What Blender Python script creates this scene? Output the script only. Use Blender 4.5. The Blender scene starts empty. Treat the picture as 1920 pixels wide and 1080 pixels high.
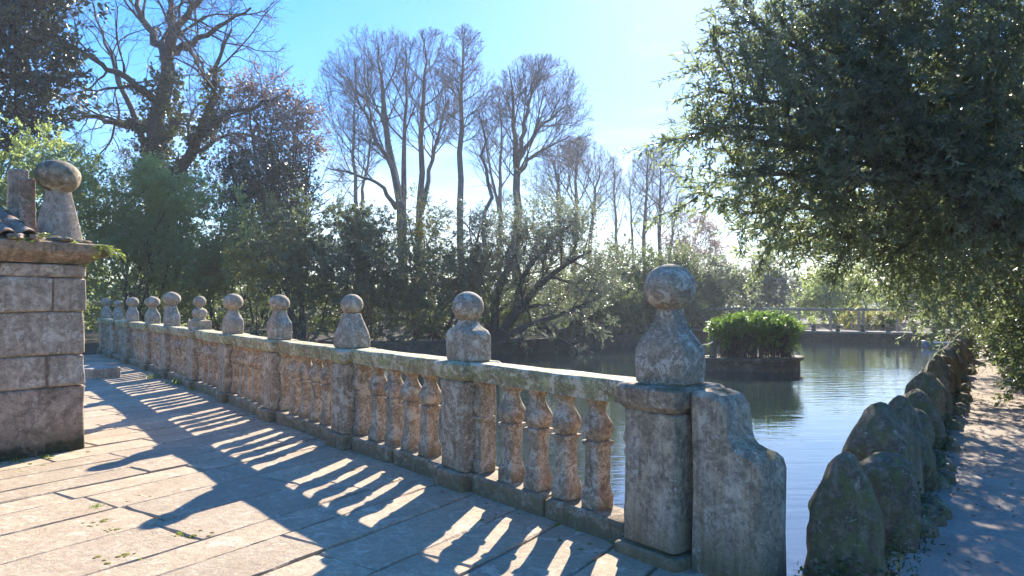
import bpy, math, random
import numpy as np
from mathutils import Vector, Matrix

random.seed(7)
S = bpy.context.scene
COL = S.collection
F, EYE, YH = 1330.0, 1.55, 565.0          # focal length (px of a 1920 px picture), eye height, horizon row


def at(px, py, d):
    return Vector(((px - 960) / F * d, d, EYE - (py - YH) / F * d))


# ------------------------------------------------------------------ camera, sky, sun, exposure
cd = bpy.data.cameras.new('camera')
cam = bpy.data.objects.new('camera', cd)
COL.objects.link(cam)
cam.location = (0, 0, EYE)
cam.rotation_euler = (math.pi / 2, 0, 0)
cd.sensor_width = 36
cd.lens = F / 1920 * 36
cd.shift_y = (YH - 540) / 1920
cd.clip_start, cd.clip_end = 0.05, 3000
S.camera = cam

SUN_AZ, SUN_EL = math.radians(15.3), math.radians(29.0)
SUN = Vector((math.sin(SUN_AZ) * math.cos(SUN_EL), math.cos(SUN_AZ) * math.cos(SUN_EL), math.sin(SUN_EL)))
W = bpy.data.worlds.new('World')
S.world = W
W.use_nodes = True
wn, wl = W.node_tree.nodes, W.node_tree.links
wn.clear()
sky = wn.new('ShaderNodeTexSky')
sky.sky_type = 'NISHITA'
sky.sun_disc = False
sky.sun_elevation, sky.sun_rotation = SUN_EL, SUN_AZ
sky.air_density, sky.dust_density, sky.ozone_density = 1.0, 0.15, 3.0
sky.altitude = 200
SKY_K = 2.15
bg = wn.new('ShaderNodeBackground')
bg.inputs['Strength'].default_value = 0.132
wo = wn.new('ShaderNodeOutputWorld')
# thin wispy cloud veil, all over the sky
tc = wn.new('ShaderNodeTexCoord')
mp = wn.new('ShaderNodeMapping')
mp.inputs['Scale'].default_value = (1.2, 1.2, 3.6)
mp.inputs['Rotation'].default_value = (0.2, 0.35, 0.3)
nz = wn.new('ShaderNodeTexNoise')
nz.inputs['Scale'].default_value = 1.7
nz.inputs['Detail'].default_value = 7
nz.inputs['Roughness'].default_value = 0.55
nz.inputs['Distortion'].default_value = 0.6
rp = wn.new('ShaderNodeValToRGB')
rp.color_ramp.elements[0].position, rp.color_ramp.elements[0].color = 0.52, (0, 0, 0, 1)
rp.color_ramp.elements[1].position, rp.color_ramp.elements[1].color = 0.85, (0.4, 0.4, 0.4, 1)
hs = wn.new('ShaderNodeHueSaturation')
hs.inputs['Saturation'].default_value = 0.15
hs.inputs['Value'].default_value = 1.7
mx = wn.new('ShaderNodeMixRGB')
wl.new(tc.outputs['Generated'], mp.inputs['Vector'])
wl.new(mp.outputs['Vector'], nz.inputs['Vector'])
wl.new(nz.outputs['Fac'], rp.inputs['Fac'])
# the camera's highlight shoulder, over the whole sky alike: c / (1 + c / k), then a little more colour
bw = wn.new('ShaderNodeRGBToBW')
sh = wn.new('ShaderNodeMath')
sh.operation = 'MULTIPLY_ADD'
sh.inputs[1].default_value = 1 / SKY_K
sh.inputs[2].default_value = 1
dv = wn.new('ShaderNodeVectorMath')
dv.operation = 'DIVIDE'
sat = wn.new('ShaderNodeHueSaturation')
sat.inputs['Saturation'].default_value = 1.42
sat.inputs['Hue'].default_value = 0.512
wl.new(sky.outputs['Color'], bw.inputs[0])
wl.new(bw.outputs[0], sh.inputs[0])
wl.new(sky.outputs['Color'], dv.inputs[0])
wl.new(sh.outputs[0], dv.inputs[1])
wl.new(dv.outputs[0], sat.inputs['Color'])
wl.new(sat.outputs['Color'], hs.inputs['Color'])
wl.new(rp.outputs['Color'], mx.inputs['Fac'])
wl.new(sat.outputs['Color'], mx.inputs['Color1'])
wl.new(hs.outputs['Color'], mx.inputs['Color2'])
wl.new(mx.outputs['Color'], bg.inputs['Color'])
wl.new(bg.outputs['Background'], wo.inputs['Surface'])

ld = bpy.data.lights.new('sun', 'SUN')
ld.energy = 2.6
ld.angle = math.radians(0.5)
ld.color = (1.0, 0.94, 0.85)
sun = bpy.data.objects.new('sun', ld)
COL.objects.link(sun)
sun.rotation_euler = SUN.to_track_quat('Z', 'Y').to_euler()
sun.location = SUN * 60

S.view_settings.view_transform = 'Standard'
S.view_settings.look = 'None'
S.view_settings.gamma = 1
S.view_settings.use_curve_mapping = False
S.view_settings.exposure = 2.72


# ------------------------------------------------------------------ materials
class NT:
    def __init__(self, name):
        self.m = bpy.data.materials.new(name)
        self.m.use_nodes = True
        self.t = self.m.node_tree
        self.t.nodes.clear()
        self.out = self.n('OutputMaterial')

    def n(self, typ, **kw):
        node = self.t.nodes.new('ShaderNode' + typ)
        for k, v in kw.items():
            if k in node.inputs:
                node.inputs[k].default_value = v
            else:
                setattr(node, k, v)
        return node

    def l(self, a, b):
        self.t.links.new(a, b)

    def ramp(self, src, stops):
        r = self.n('ValToRGB')
        e = r.color_ramp.elements
        while len(e) < len(stops):
            e.new(0.5)
        for el, (p, c) in zip(e, stops):
            el.position = p
            el.color = (*c, 1) if isinstance(c, tuple) else (c, c, c, 1)
        self.l(src, r.inputs['Fac'])
        return r.outputs['Color']

    def mix(self, fac, a, b, blend='MIX'):
        x = self.n('MixRGB', blend_type=blend)
        for v, i in ((fac, 'Fac'), (a, 'Color1'), (b, 'Color2')):
            if isinstance(v, (int, float)):
                x.inputs[i].default_value = v if i == 'Fac' else (v, v, v, 1)
            elif isinstance(v, tuple):
                x.inputs[i].default_value = (*v, 1)
            else:
                self.l(v, x.inputs[i])
        return x.outputs['Color']

    def math(self, op, a, b=0.0):
        x = self.n('Math', operation=op)
        for i, v in enumerate((a, b)):
            if isinstance(v, (int, float)):
                x.inputs[i].default_value = v
            else:
                self.l(v, x.inputs[i])
        return x.outputs[0]

    def coords(self, world=False):
        if world:
            g = self.n('NewGeometry')
            return g.outputs['Position']
        tc = self.n('TexCoord')
        oi = self.n('ObjectInfo')
        v = self.n('VectorMath', operation='MULTIPLY_ADD')
        c = self.n('CombineXYZ')
        for k in 'XYZ':
            self.l(oi.outputs['Random'], c.inputs[k])
        self.l(c.outputs[0], v.inputs[0])
        v.inputs[1].default_value = (37, 61, 23)
        self.l(tc.outputs['Object'], v.inputs[2])
        return v.outputs[0]

    def noise(self, co, scale, detail=5, rough=0.55, dist=0.0):
        x = self.n('TexNoise', Scale=scale, Detail=detail, Roughness=rough, Distortion=dist)
        self.l(co, x.inputs['Vector'])
        return x.outputs['Fac']


def stone_mat(name, c1, c2, dark, lich, stain=0.5, lichen=0.5, moss=0.0, moss_c=(0.10, 0.10, 0.025), top_moss=0.0,
              low_moss=0.0, scale=1.0, bump=0.6, world=False, tone=0.12, streak=0.0):
    """weathered granite: two tones, black crust, pale lichen, moss; amounts 0..1"""
    N = NT(name)
    co = N.coords(world)
    a = N.noise(co, 2.6 * scale, 6, 0.6)
    col = N.ramp(a, [(0.3, c1), (0.7, c2)])
    if tone:
        oi = N.n('ObjectInfo')
        col = N.mix(1.0, col, N.ramp(oi.outputs['Random'], [(0.0, (1 - tone, 1 - tone, 1 - tone * 0.9)), (0.5, (1.0, 0.97, 0.95)), (1.0, (1 + tone, 1 + tone * 0.8, 1 + tone * 0.6))]), 'MULTIPLY')
    sp = N.noise(co, 85 * scale, 3, 0.7)
    col = N.mix(0.55, col, N.ramp(sp, [(0.25, 0.25), (0.5, 0.9), (0.75, 1.5)]), 'MULTIPLY')
    b = N.noise(co, 6.0 * scale, 12, 0.72, 0.5)
    fd = N.ramp(b, [(0.60 - 0.2 * stain, 1.0), (0.70 - 0.2 * stain, 0.0)])
    b2 = N.noise(co, 19 * scale, 8, 0.7, 0.2)
    if streak:
        mpn = N.n('Mapping')
        mpn.inputs['Scale'].default_value = (1, 1, 0.13)
        N.l(co, mpn.inputs['Vector'])
        st = N.noise(mpn.outputs[0], 13 * scale, 7, 0.65, 0.3)
        col = N.mix(N.math('MULTIPLY', N.ramp(st, [(0.50, 0.0), (0.66, 1.0)]), streak), col, dark)
        st2 = N.noise(mpn.outputs[0], 8 * scale, 6, 0.6)
        col = N.mix(N.math('MULTIPLY', N.ramp(st2, [(0.52, 0.0), (0.62, 1.0)]), streak * 0.6), col, lich)
    fd = N.mix(1.0, fd, N.ramp(b2, [(0.35, 0.2), (0.6, 1.0)]), 'MULTIPLY')
    col = N.mix(N.math('MULTIPLY', fd, 0.68), col, dark)
    v = N.noise(co, 4.6 * scale, 12, 0.68, 0.9)
    v2 = N.noise(co, 30 * scale, 4, 0.6)
    lf = N.math('ADD', v, N.math('MULTIPLY', N.math('SUBTRACT', v2, 0.5), 0.45))
    lf = N.ramp(lf, [(0.735 - 0.2 * lichen, 0.0), (0.77 - 0.2 * lichen, 1.0)])
    col = N.mix(N.math('MULTIPLY', lf, 0.52), col, lich)
    col = N.mix(1.0, col, (1.30, 1.11, 0.87), 'MULTIPLY')
    g = N.n('NewGeometry')
    if moss > 0 or top_moss > 0 or low_moss > 0:
        mn = N.noise(co, 5.0 * scale, 8, 0.65, 0.2)
        base = N.math('MULTIPLY', N.ramp(mn, [(0.45, 0.0), (0.6, 1.0)]), moss)
        sx = N.n('SeparateXYZ')
        N.l(g.outputs['Normal'], sx.inputs[0])
        up = N.ramp(sx.outputs['Z'], [(0.55, 0.0), (0.9, 1.0)])
        tm = N.math('MULTIPLY', N.math('MULTIPLY', up, N.ramp(mn, [(0.48, 0.0), (0.56, 1.0)])), top_moss)
        f = N.math('MAXIMUM', base, tm)
        if low_moss > 0:
            sp2 = N.n('SeparateXYZ')
            N.l(g.outputs['Position'], sp2.inputs[0])
            z = N.math('ADD', sp2.outputs['Z'], N.math('MULTIPLY', N.math('SUBTRACT', b, 0.5), -0.9))
            lm = N.math('MULTIPLY', N.ramp(z, [(0.06, 1.0), (0.30, 0.0)]), low_moss)
            f = N.math('MAXIMUM', f, lm)
        mc = N.mix(N.ramp(b2, [(0.4, 0.0), (0.62, 1.0)]), moss_c, tuple(min(1, k * 2.0) for k in moss_c))
        col = N.mix(f, col, mc)
    p = N.n('BsdfPrincipled', Roughness=0.88)
    p.inputs['Specular IOR Level'].default_value = 0.25
    N.l(col, p.inputs['Base Color'])
    h = N.math('ADD', N.math('MULTIPLY', b2, 0.9), N.math('MULTIPLY', sp, 0.35))
    h = N.math('ADD', h, N.math('MULTIPLY', b, 0.8))
    bp = N.n('Bump', Strength=bump, Distance=0.018 / scale)
    N.l(h, bp.inputs['Height'])
    N.l(bp.outputs[0], p.inputs['Normal'])
    N.l(p.outputs[0], N.out.inputs[0])
    return N.m


def leaf_mat(name, c1, c2, trans, rough=0.38, tfac=0.32, spec=0.4):
    N = NT(name)
    a = N.n('Attribute', attribute_name='rnd')
    col = N.ramp(a.outputs['Fac'], [(0.0, c1), (0.75, c2), (1.0, tuple(min(1, k * 1.5) for k in c2))])
    p = N.n('BsdfPrincipled', Roughness=rough)
    p.inputs['Specular IOR Level'].default_value = spec
    N.l(col, p.inputs['Base Color'])
    t = N.n('BsdfTranslucent', Color=(*trans, 1))
    m = N.n('MixShader', Fac=tfac)
    N.l(p.outputs[0], m.inputs[1])
    N.l(t.outputs[0], m.inputs[2])
    N.l(m.outputs[0], N.out.inputs[0])
    return N.m


def bark_mat(name, c1, c2, sc=6.0):
    N = NT(name)
    co = N.coords(True)
    a = N.noise(co, sc, 6, 0.65, 0.4)
    col = N.ramp(a, [(0.3, c1), (0.7, c2)])
    p = N.n('BsdfPrincipled', Roughness=0.9)
    p.inputs['Specular IOR Level'].default_value = 0.2
    N.l(col, p.inputs['Base Color'])
    bp = N.n('Bump', Strength=0.5, Distance=0.03)
    N.l(a, bp.inputs['Height'])
    N.l(bp.outputs[0], p.inputs['Normal'])
    N.l(p.outputs[0], N.out.inputs[0])
    return N.m


M = {}
M['balu'] = stone_mat('weathered_granite', (0.33, 0.265, 0.20), (0.43, 0.37, 0.30), (0.06, 0.042, 0.028), (0.50, 0.48, 0.43),
                      stain=0.40, lichen=1.05, top_moss=0.25, low_moss=0.75, moss_c=(0.055, 0.048, 0.020), scale=2.0, streak=0.5)
M['rail'] = stone_mat('lichened_granite', (0.30, 0.25, 0.18), (0.40, 0.50, 0.30), (0.06, 0.05, 0.04), (0.56, 0.55, 0.52),
                      stain=0.42, lichen=1.05, scale=1.4)
M['finial'] = stone_mat('grey_granite', (0.31, 0.275, 0.225), (0.41, 0.375, 0.32), (0.075, 0.065, 0.05), (0.50, 0.50, 0.48),
                        stain=0.40, lichen=0.95, top_moss=0.5, moss_c=(0.13, 0.10, 0.02), scale=2.0)
M['pier0'] = stone_mat('spotted_granite', (0.30, 0.26, 0.20), (0.39, 0.345, 0.28), (0.055, 0.047, 0.04), (0.52, 0.51, 0.50),
                       stain=0.6, lichen=0.62, low_moss=0.7, top_moss=0.9, moss_c=(0.075, 0.058, 0.022), scale=1.6, streak=0.5)
M['wall'] = stone_mat('wall_granite', (0.36, 0.315, 0.265), (0.46, 0.415, 0.36), (0.09, 0.075, 0.06), (0.50, 0.49, 0.46),
                      stain=0.45, lichen=0.85, low_moss=0.0, scale=1.2, streak=0.5)
M['wall_low'] = stone_mat('damp_wall_granite', (0.28, 0.235, 0.20), (0.37, 0.32, 0.28), (0.04, 0.036, 0.025), (0.40, 0.39, 0.36),
                          stain=0.65, lichen=0.6, moss=0.35, low_moss=1.0, moss_c=(0.020, 0.022, 0.009), scale=1.0)
M['cornice'] = stone_mat('mossy_cornice', (0.27, 0.215, 0.17), (0.38, 0.32, 0.26), (0.04, 0.037, 0.03), (0.46, 0.45, 0.42),
                         stain=0.6, lichen=0.6, moss=0.7, moss_c=(0.032, 0.04, 0.016), scale=1.2)
M['tile'] = stone_mat('old_roof_tile', (0.26, 0.18, 0.14), (0.36, 0.28, 0.25), (0.06, 0.05, 0.04), (0.50, 0.48, 0.44),
                      stain=0.5, lichen=0.8, moss=0.35, moss_c=(0.07, 0.08, 0.02), scale=1.5)
M['flag'] = stone_mat('flagstone_granite', (0.33, 0.285, 0.225), (0.43, 0.385, 0.315), (0.20, 0.17, 0.13), (0.50, 0.46, 0.41),
                      stain=0.34, lichen=0.68, scale=1.0, bump=0.75, tone=0.16)
M['mossy'] = stone_mat('mossy_bank_stone', (0.12, 0.10, 0.075), (0.19, 0.165, 0.13), (0.03, 0.027, 0.02), (0.34, 0.34, 0.31),
                       stain=0.65, lichen=0.62, moss=0.6, top_moss=0.75, moss_c=(0.070, 0.076, 0.016), scale=2.5, bump=1.0, streak=0.35)
M['pondwall'] = stone_mat('dark_pond_wall', (0.09, 0.078, 0.06), (0.14, 0.12, 0.095), (0.025, 0.022, 0.017), (0.25, 0.24, 0.22),
                          stain=0.6, lichen=0.3, moss=0.6, moss_c=(0.025, 0.028, 0.01), scale=1.0, world=True)
M['coping'] = stone_mat('pale_coping', (0.28, 0.26, 0.22), (0.38, 0.36, 0.32), (0.1, 0.09, 0.08), (0.5, 0.5, 0.47), scale=1.0)

M['leaf_near'] = leaf_mat('laurel_leaf', (0.085, 0.100, 0.065), (0.130, 0.145, 0.098), (0.32, 0.38, 0.15), 0.40, 0.42)
M['leaf_mag'] = leaf_mat('magnolia_leaf', (0.025, 0.035, 0.022), (0.05, 0.065, 0.035), (0.06, 0.08, 0.02), 0.36, 0.15, 0.5)
M['leaf_green'] = leaf_mat('fresh_shrub_leaf', (0.125, 0.155, 0.062), (0.185, 0.220, 0.092), (0.48, 0.58, 0.16), 0.48, 0.52)
M['leaf_dark'] = leaf_mat('dark_shrub_leaf', (0.052, 0.070, 0.034), (0.110, 0.130, 0.062), (0.26, 0.32, 0.09), 0.50, 0.28)
M['leaf_grey'] = leaf_mat('grey_green_leaf', (0.075, 0.092, 0.058), (0.14, 0.145, 0.10), (0.28, 0.32, 0.15), 0.45, 0.30)
M['leaf_yellow'] = leaf_mat('yellow_green_leaf', (0.11, 0.12, 0.03), (0.20, 0.19, 0.045), (0.36, 0.34, 0.05), 0.42, 0.42)
M['leaf_bright'] = leaf_mat('bright_hedge_leaf', (0.045, 0.075, 0.02), (0.105, 0.15, 0.03), (0.20, 0.33, 0.04), 0.45, 0.36)
M['leaf_bronze'] = leaf_mat('bronze_leaf', (0.17, 0.13, 0.11), (0.27, 0.215, 0.185), (0.36, 0.25, 0.19), 0.45, 0.35)
M['leaf_ivy'] = leaf_mat('ivy_leaf', (0.035, 0.05, 0.02), (0.075, 0.09, 0.035), (0.12, 0.15, 0.03), 0.45, 0.25)
M['leaf_brown'] = leaf_mat('dry_creeper_leaf', (0.06, 0.048, 0.03), (0.11, 0.09, 0.055), (0.12, 0.10, 0.05), 0.5, 0.25)
M['grass'] = leaf_mat('grass_blade', (0.09, 0.12, 0.02), (0.16, 0.19, 0.03), (0.30, 0.36, 0.05), 0.45, 0.40)
M['litter'] = leaf_mat('dead_leaf', (0.12, 0.08, 0.045), (0.24, 0.17, 0.10), (0.2, 0.13, 0.06), 0.6, 0.15)
M['bark'] = bark_mat('grey_bark', (0.10, 0.085, 0.07), (0.19, 0.165, 0.14))
M['twig'] = bark_mat('bare_twig_bark', (0.13, 0.10, 0.085), (0.21, 0.17, 0.145), 3)
M['bark_dark'] = bark_mat('dark_bark', (0.05, 0.042, 0.035), (0.10, 0.085, 0.07))


def simple(name, c, rough=0.6, metal=0.0):
    N = NT(name)
    co = N.coords()
    a = N.noise(co, 12, 5)
    col = N.ramp(a, [(0.3, tuple(k * 0.75 for k in c)), (0.7, tuple(min(1, k * 1.2) for k in c))])
    p = N.n('BsdfPrincipled', Roughness=rough, Metallic=metal)
    N.l(col, p.inputs['Base Color'])
    N.l(p.outputs[0], N.out.inputs[0])
    return N.m


M['rope'] = simple('rope_fibre', (0.22, 0.20, 0.17), 0.8)
M['boat_blue'] = simple('faded_boat_paint', (0.22, 0.25, 0.30), 0.5)
M['boat_white'] = simple('white_boat_paint', (0.62, 0.62, 0.60), 0.5)


def ground_mat(name, stops, sc, speck=(0.3, 1.5), bump=0.4, dist=0.03, patch=None):
    N = NT(name)
    co = N.coords(True)
    a = N.noise(co, sc, 8, 0.62, 0.3)
    col = N.ramp(a, stops)
    s = N.noise(co, 46, 4, 0.75)
    col = N.mix(0.6, col, N.ramp(s, [(0.28, speck[0]), (0.5, 0.95), (0.72, speck[1])]), 'MULTIPLY')
    if patch:
        q = N.noise(co, 1.4, 7, 0.65, 0.4)
        col = N.mix(N.ramp(q, [(0.52, 0.0), (0.6, 1.0)]), col, patch)
    p = N.n('BsdfPrincipled', Roughness=0.95)
    p.inputs['Specular IOR Level'].default_value = 0.15
    N.l(col, p.inputs['Base Color'])
    h = N.math('ADD', a, N.math('MULTIPLY', s, 0.5))
    bp = N.n('Bump', Strength=bump, Distance=dist)
    N.l(h, bp.inputs['Height'])
    N.l(bp.outputs[0], p.inputs['Normal'])
    N.l(p.outputs[0], N.out.inputs[0])
    return N.m


M['soil'] = ground_mat('dark_soil', [(0.3, (0.045, 0.035, 0.024)), (0.7, (0.10, 0.08, 0.05))], 1.5, patch=(0.05, 0.065, 0.02))
M['bed'] = ground_mat('sandy_joint', [(0.3, (0.20, 0.15, 0.10)), (0.55, (0.33, 0.26, 0.18)), (0.75, (0.30, 0.235, 0.15))], 2.2,
                      patch=(0.17, 0.15, 0.035))
M['path'] = ground_mat('sandy_path', [(0.3, (0.27, 0.20, 0.14)), (0.7, (0.40, 0.32, 0.23))], 1.6, speck=(0.35, 1.35), bump=0.6)
M['hill'] = ground_mat('far_hill', [(0.3, (0.05, 0.07, 0.05)), (0.7, (0.09, 0.11, 0.08))], 0.05)
M['moss'] = ground_mat('cushion_moss', [(0.3, (0.10, 0.10, 0.02)), (0.7, (0.24, 0.21, 0.035))], 14, bump=0.8, dist=0.02)

# water
N = NT('pond_water')
co = N.coords(True)
mpn = N.n('Mapping')
mpn.inputs['Rotation'].default_value = (0, 0, math.radians(-14))
mpn.inputs['Scale'].default_value = (0.55, 1.9, 1)
N.l(co, mpn.inputs['Vector'])
w1 = N.noise(mpn.outputs[0], 2.1, 3, 0.5, 0.4)
w2 = N.noise(mpn.outputs[0], 7.0, 2, 0.5)
gust = N.ramp(N.noise(co, 0.16, 3, 0.5), [(0.36, 0.25), (0.62, 1.0)])
hh = N.math('MULTIPLY', N.math('ADD', w1, N.math('MULTIPLY', w2, 0.22)), gust)
bp = N.n('Bump', Strength=0.11, Distance=0.10)
N.l(hh, bp.inputs['Height'])
p = N.n('BsdfPrincipled', Roughness=0.015, IOR=2.1)
p.inputs['Base Color'].default_value = (0.018, 0.030, 0.028, 1)
N.l(bp.outputs[0], p.inputs['Normal'])
N.l(p.outputs[0], N.out.inputs[0])
M['water'] = N.m


# ------------------------------------------------------------------ object helpers
def tag(o, label=None, cat=None, group=None, kind=None):
    if label: o['label'] = label
    if cat: o['category'] = cat
    if group: o['group'] = group
    if kind: o['kind'] = kind
    return o


def empty(name, loc=(0, 0, 0), rz=0.0):
    o = bpy.data.objects.new(name, None)
    COL.objects.link(o)
    o.location = loc
    o.rotation_euler = (0, 0, rz)
    o.empty_display_size = 0.2
    return o


def link(name, me, mat, parent=None, loc=(0, 0, 0), rz=0.0, rot=None):
    o = bpy.data.objects.new(name, me)
    COL.objects.link(o)
    if mat is not None and len(me.materials) == 0:
        me.materials.append(mat)
    if parent is not None: o.parent = parent
    o.location = loc
    o.rotation_euler = rot if rot is not None else (0, 0, rz)
    return o


def npmesh(name, V, Fq, rnd=None, smooth=False, sharp=None):
    """mesh from arrays; Fq (M,k) with one k"""
    V = np.asarray(V, np.float32)
    Fq = np.asarray(Fq, np.int32)
    me = bpy.data.meshes.new(name)
    m, k = Fq.shape
    me.vertices.add(len(V))
    me.vertices.foreach_set('co', V.ravel())
    me.loops.add(m * k)
    me.loops.foreach_set('vertex_index', Fq.ravel())
    me.polygons.add(m)
    me.polygons.foreach_set('loop_start', np.arange(0, m * k, k, dtype=np.int32))
    if rnd is not None:
        a = me.attributes.new('rnd', 'FLOAT', 'FACE')
        a.data.foreach_set('value', np.asarray(rnd, np.float32))
    me.update(calc_edges=True)
    me.validate()
    if smooth:
        me.polygons.foreach_set('use_smooth', np.ones(len(me.polygons), bool))
    return me


def pymesh(name, V, Fs, smooth=True, sharp=40):
    me = bpy.data.meshes.new(name)
    me.from_pydata([tuple(v) for v in V], [], [tuple(f) for f in Fs])
    me.update()
    if smooth:
        me.polygons.foreach_set('use_smooth', np.ones(len(me.polygons), bool))
        if sharp: me.set_sharp_from_angle(angle=math.radians(sharp))
    return me


class SN:
    """smooth pseudo-noise, sum of sines"""
    def __init__(self, seed, freq, n=14):
        r = np.random.default_rng(seed)
        d = r.normal(size=(n, 3))
        d /= np.linalg.norm(d, axis=1)[:, None]
        self.k = d * freq * r.uniform(0.5, 1.8, (n, 1))
        self.p = r.uniform(0, 6.28, n)

    def __call__(self, P):
        return np.sin(np.asarray(P) @ self.k.T + self.p).sum(1) / math.sqrt(len(self.p) / 2) / 1.6


def loft(secs, sides=24, n_seed=0, amp=0.0, freq=14, cap=True):
    """secs: (z, hx, hy, n[, ox, oy]); superellipse sections stacked along z -> V, F"""
    V, Fs = [], []
    for s in secs:
        z, hx, hy, n = s[:4]
        ox, oy = (s[4], s[5]) if len(s) > 4 else (0, 0)
        for i in range(sides):
            t = 2 * math.pi * i / sides
            c, sn = math.cos(t), math.sin(t)
            V.append((ox + hx * math.copysign(abs(c) ** (2 / n), c), oy + hy * math.copysign(abs(sn) ** (2 / n), sn), z))
    for k in range(len(secs) - 1):
        for i in range(sides):
            j = (i + 1) % sides
            Fs.append((k * sides + i, k * sides + j, (k + 1) * sides + j, (k + 1) * sides + i))
    if cap:
        Fs.append(tuple(range(sides - 1, -1, -1)))
        Fs.append(tuple((len(secs) - 1) * sides + i for i in range(sides)))
    V = np.array(V)
    if amp:
        c = V[:, :2] / (np.linalg.norm(V[:, :2], axis=1)[:, None] + 1e-6)
        d = SN(n_seed, freq)(V) * amp + SN(n_seed + 91, freq * 3)(V) * amp * 0.4
        V[:, :2] += c * d[:, None]
        V[:, 2] += SN(n_seed + 5, freq)(V) * amp * 0.5
    return V, Fs


def block(hx, hy, z0, z1, bev=0.012, seed=0, amp=0.004, nz=3, sides=28, n=14):
    """a rough dressed stone with worn arrises"""
    b = bev
    secs = [(z0, hx - b, hy - b, n), (z0 + b, hx, hy, n)]
    for k in range(1, nz):
        secs.append((z0 + (z1 - z0) * k / nz, hx, hy, n))
    secs += [(z1 - b, hx, hy, n), (z1, hx - b, hy - b, n)]
    return loft(secs, sides, seed, amp, 9)


def tubes(P, R, sides=4):
    """P (B,K,3), R (B,K) -> V, F quads"""
    P, R = np.asarray(P, float), np.asarray(R, float)
    B, K, _ = P.shape
    T = np.empty_like(P)
    T[:, 1:-1] = P[:, 2:] - P[:, :-2]
    T[:, 0] = P[:, 1] - P[:, 0]
    T[:, -1] = P[:, -1] - P[:, -2]
    T /= np.linalg.norm(T, axis=2)[..., None] + 1e-9
    ref = np.where(np.abs(T[..., 2:3]) > 0.9, np.array([1.0, 0, 0]), np.array([0, 0, 1.0]))
    A = np.cross(T, ref)
    A /= np.linalg.norm(A, axis=2)[..., None] + 1e-9
    Bn = np.cross(T, A)
    th = np.arange(sides) * 2 * math.pi / sides
    V = P[:, :, None, :] + R[:, :, None, None] * (np.cos(th)[None, None, :, None] * A[:, :, None, :] + np.sin(th)[None, None, :, None] * Bn[:, :, None, :])
    idx = np.arange(B * K * sides).reshape(B, K, sides)
    a = idx[:, :-1, :]
    b = np.roll(a, -1, axis=2)
    c = np.roll(idx[:, 1:, :], -1, axis=2)
    d = idx[:, 1:, :]
    Fq = np.stack([a, b, c, d], -1).reshape(-1, 4)
    return V.reshape(-1, 3), Fq


def join(parts):
    V, Fq, n = [], [], 0
    for v, f in parts:
        V.append(v)
        Fq.append(np.asarray(f) + n)
        n += len(v)
    return np.concatenate(V), np.concatenate(Fq)


def unit(v):
    return v / (np.linalg.norm(v, axis=-1)[..., None] + 1e-9)


# ------------------------------------------------------------------ vegetation
def leaves(pos, dr, L, Wd, rng, curl=0.12, face=None):
    """rhombic folded leaves: pos base, dr axis, L length, Wd width"""
    n = len(pos)
    r = unit(rng.normal(size=(n, 3)))
    if face is not None: r = unit(face + r * 0.55)      # leaves turn their faces outwards, to the light
    side = unit(np.cross(dr, r))
    nor = np.cross(side, dr)
    L = np.asarray(L)[:, None]
    Wd = np.asarray(Wd)[:, None]
    mid = pos + dr * L * 0.5 + nor * L * curl
    V = np.stack([pos, mid - side * Wd * 0.5, pos + dr * L, mid + side * Wd * 0.5], 1).reshape(-1, 3)
    Fq = np.arange(n * 4).reshape(-1, 4)
    return V, Fq


def sprays(cen, axis, rng, k, length, leaf, aspect=0.34, spread=0.9, jitter=0.25, face=False):
    """leafy twigs: for each centre/axis, k leaves set along a twig; returns V,F,rnd and twig polylines"""
    B = len(cen)
    ln = length * rng.uniform(0.6, 1.35, B)
    t = (np.arange(k)[None, :] + rng.uniform(0, 1, (B, k))) / k
    bend = unit(rng.normal(size=(B, 3))) * 0.25
    pos = cen[:, None, :] + axis[:, None, :] * (ln[:, None] * t)[..., None] + bend[:, None, :] * ((ln[:, None] * t * t)[..., None])
    pos = pos + rng.normal(size=pos.shape) * leaf * jitter
    d = unit(axis[:, None, :] * 0.75 + unit(rng.normal(size=(B, k, 3))) * spread + np.array([0, 0, -0.05]))
    L = leaf * rng.uniform(0.65, 1.3, (B, k))
    V, Fq = leaves(pos.reshape(-1, 3), d.reshape(-1, 3), L.ravel(), L.ravel() * aspect * rng.uniform(0.8, 1.25, B * k), rng, 0.12, np.repeat(unit(axis + np.array([0, 0, 0.25])), k, axis=0) if face else None)
    base = np.repeat(rng.uniform(0, 0.6, B), k)
    rnd = np.clip(base + rng.uniform(0, 0.42, B * k), 0, 1)
    s = np.array([0.0, 0.5, 1.0])
    TP = cen[:, None, :] + axis[:, None, :] * (ln[:, None] * s)[..., None] + bend[:, None, :] * (ln[:, None] * s * s)[..., None]
    return V, Fq, rnd, TP


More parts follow.
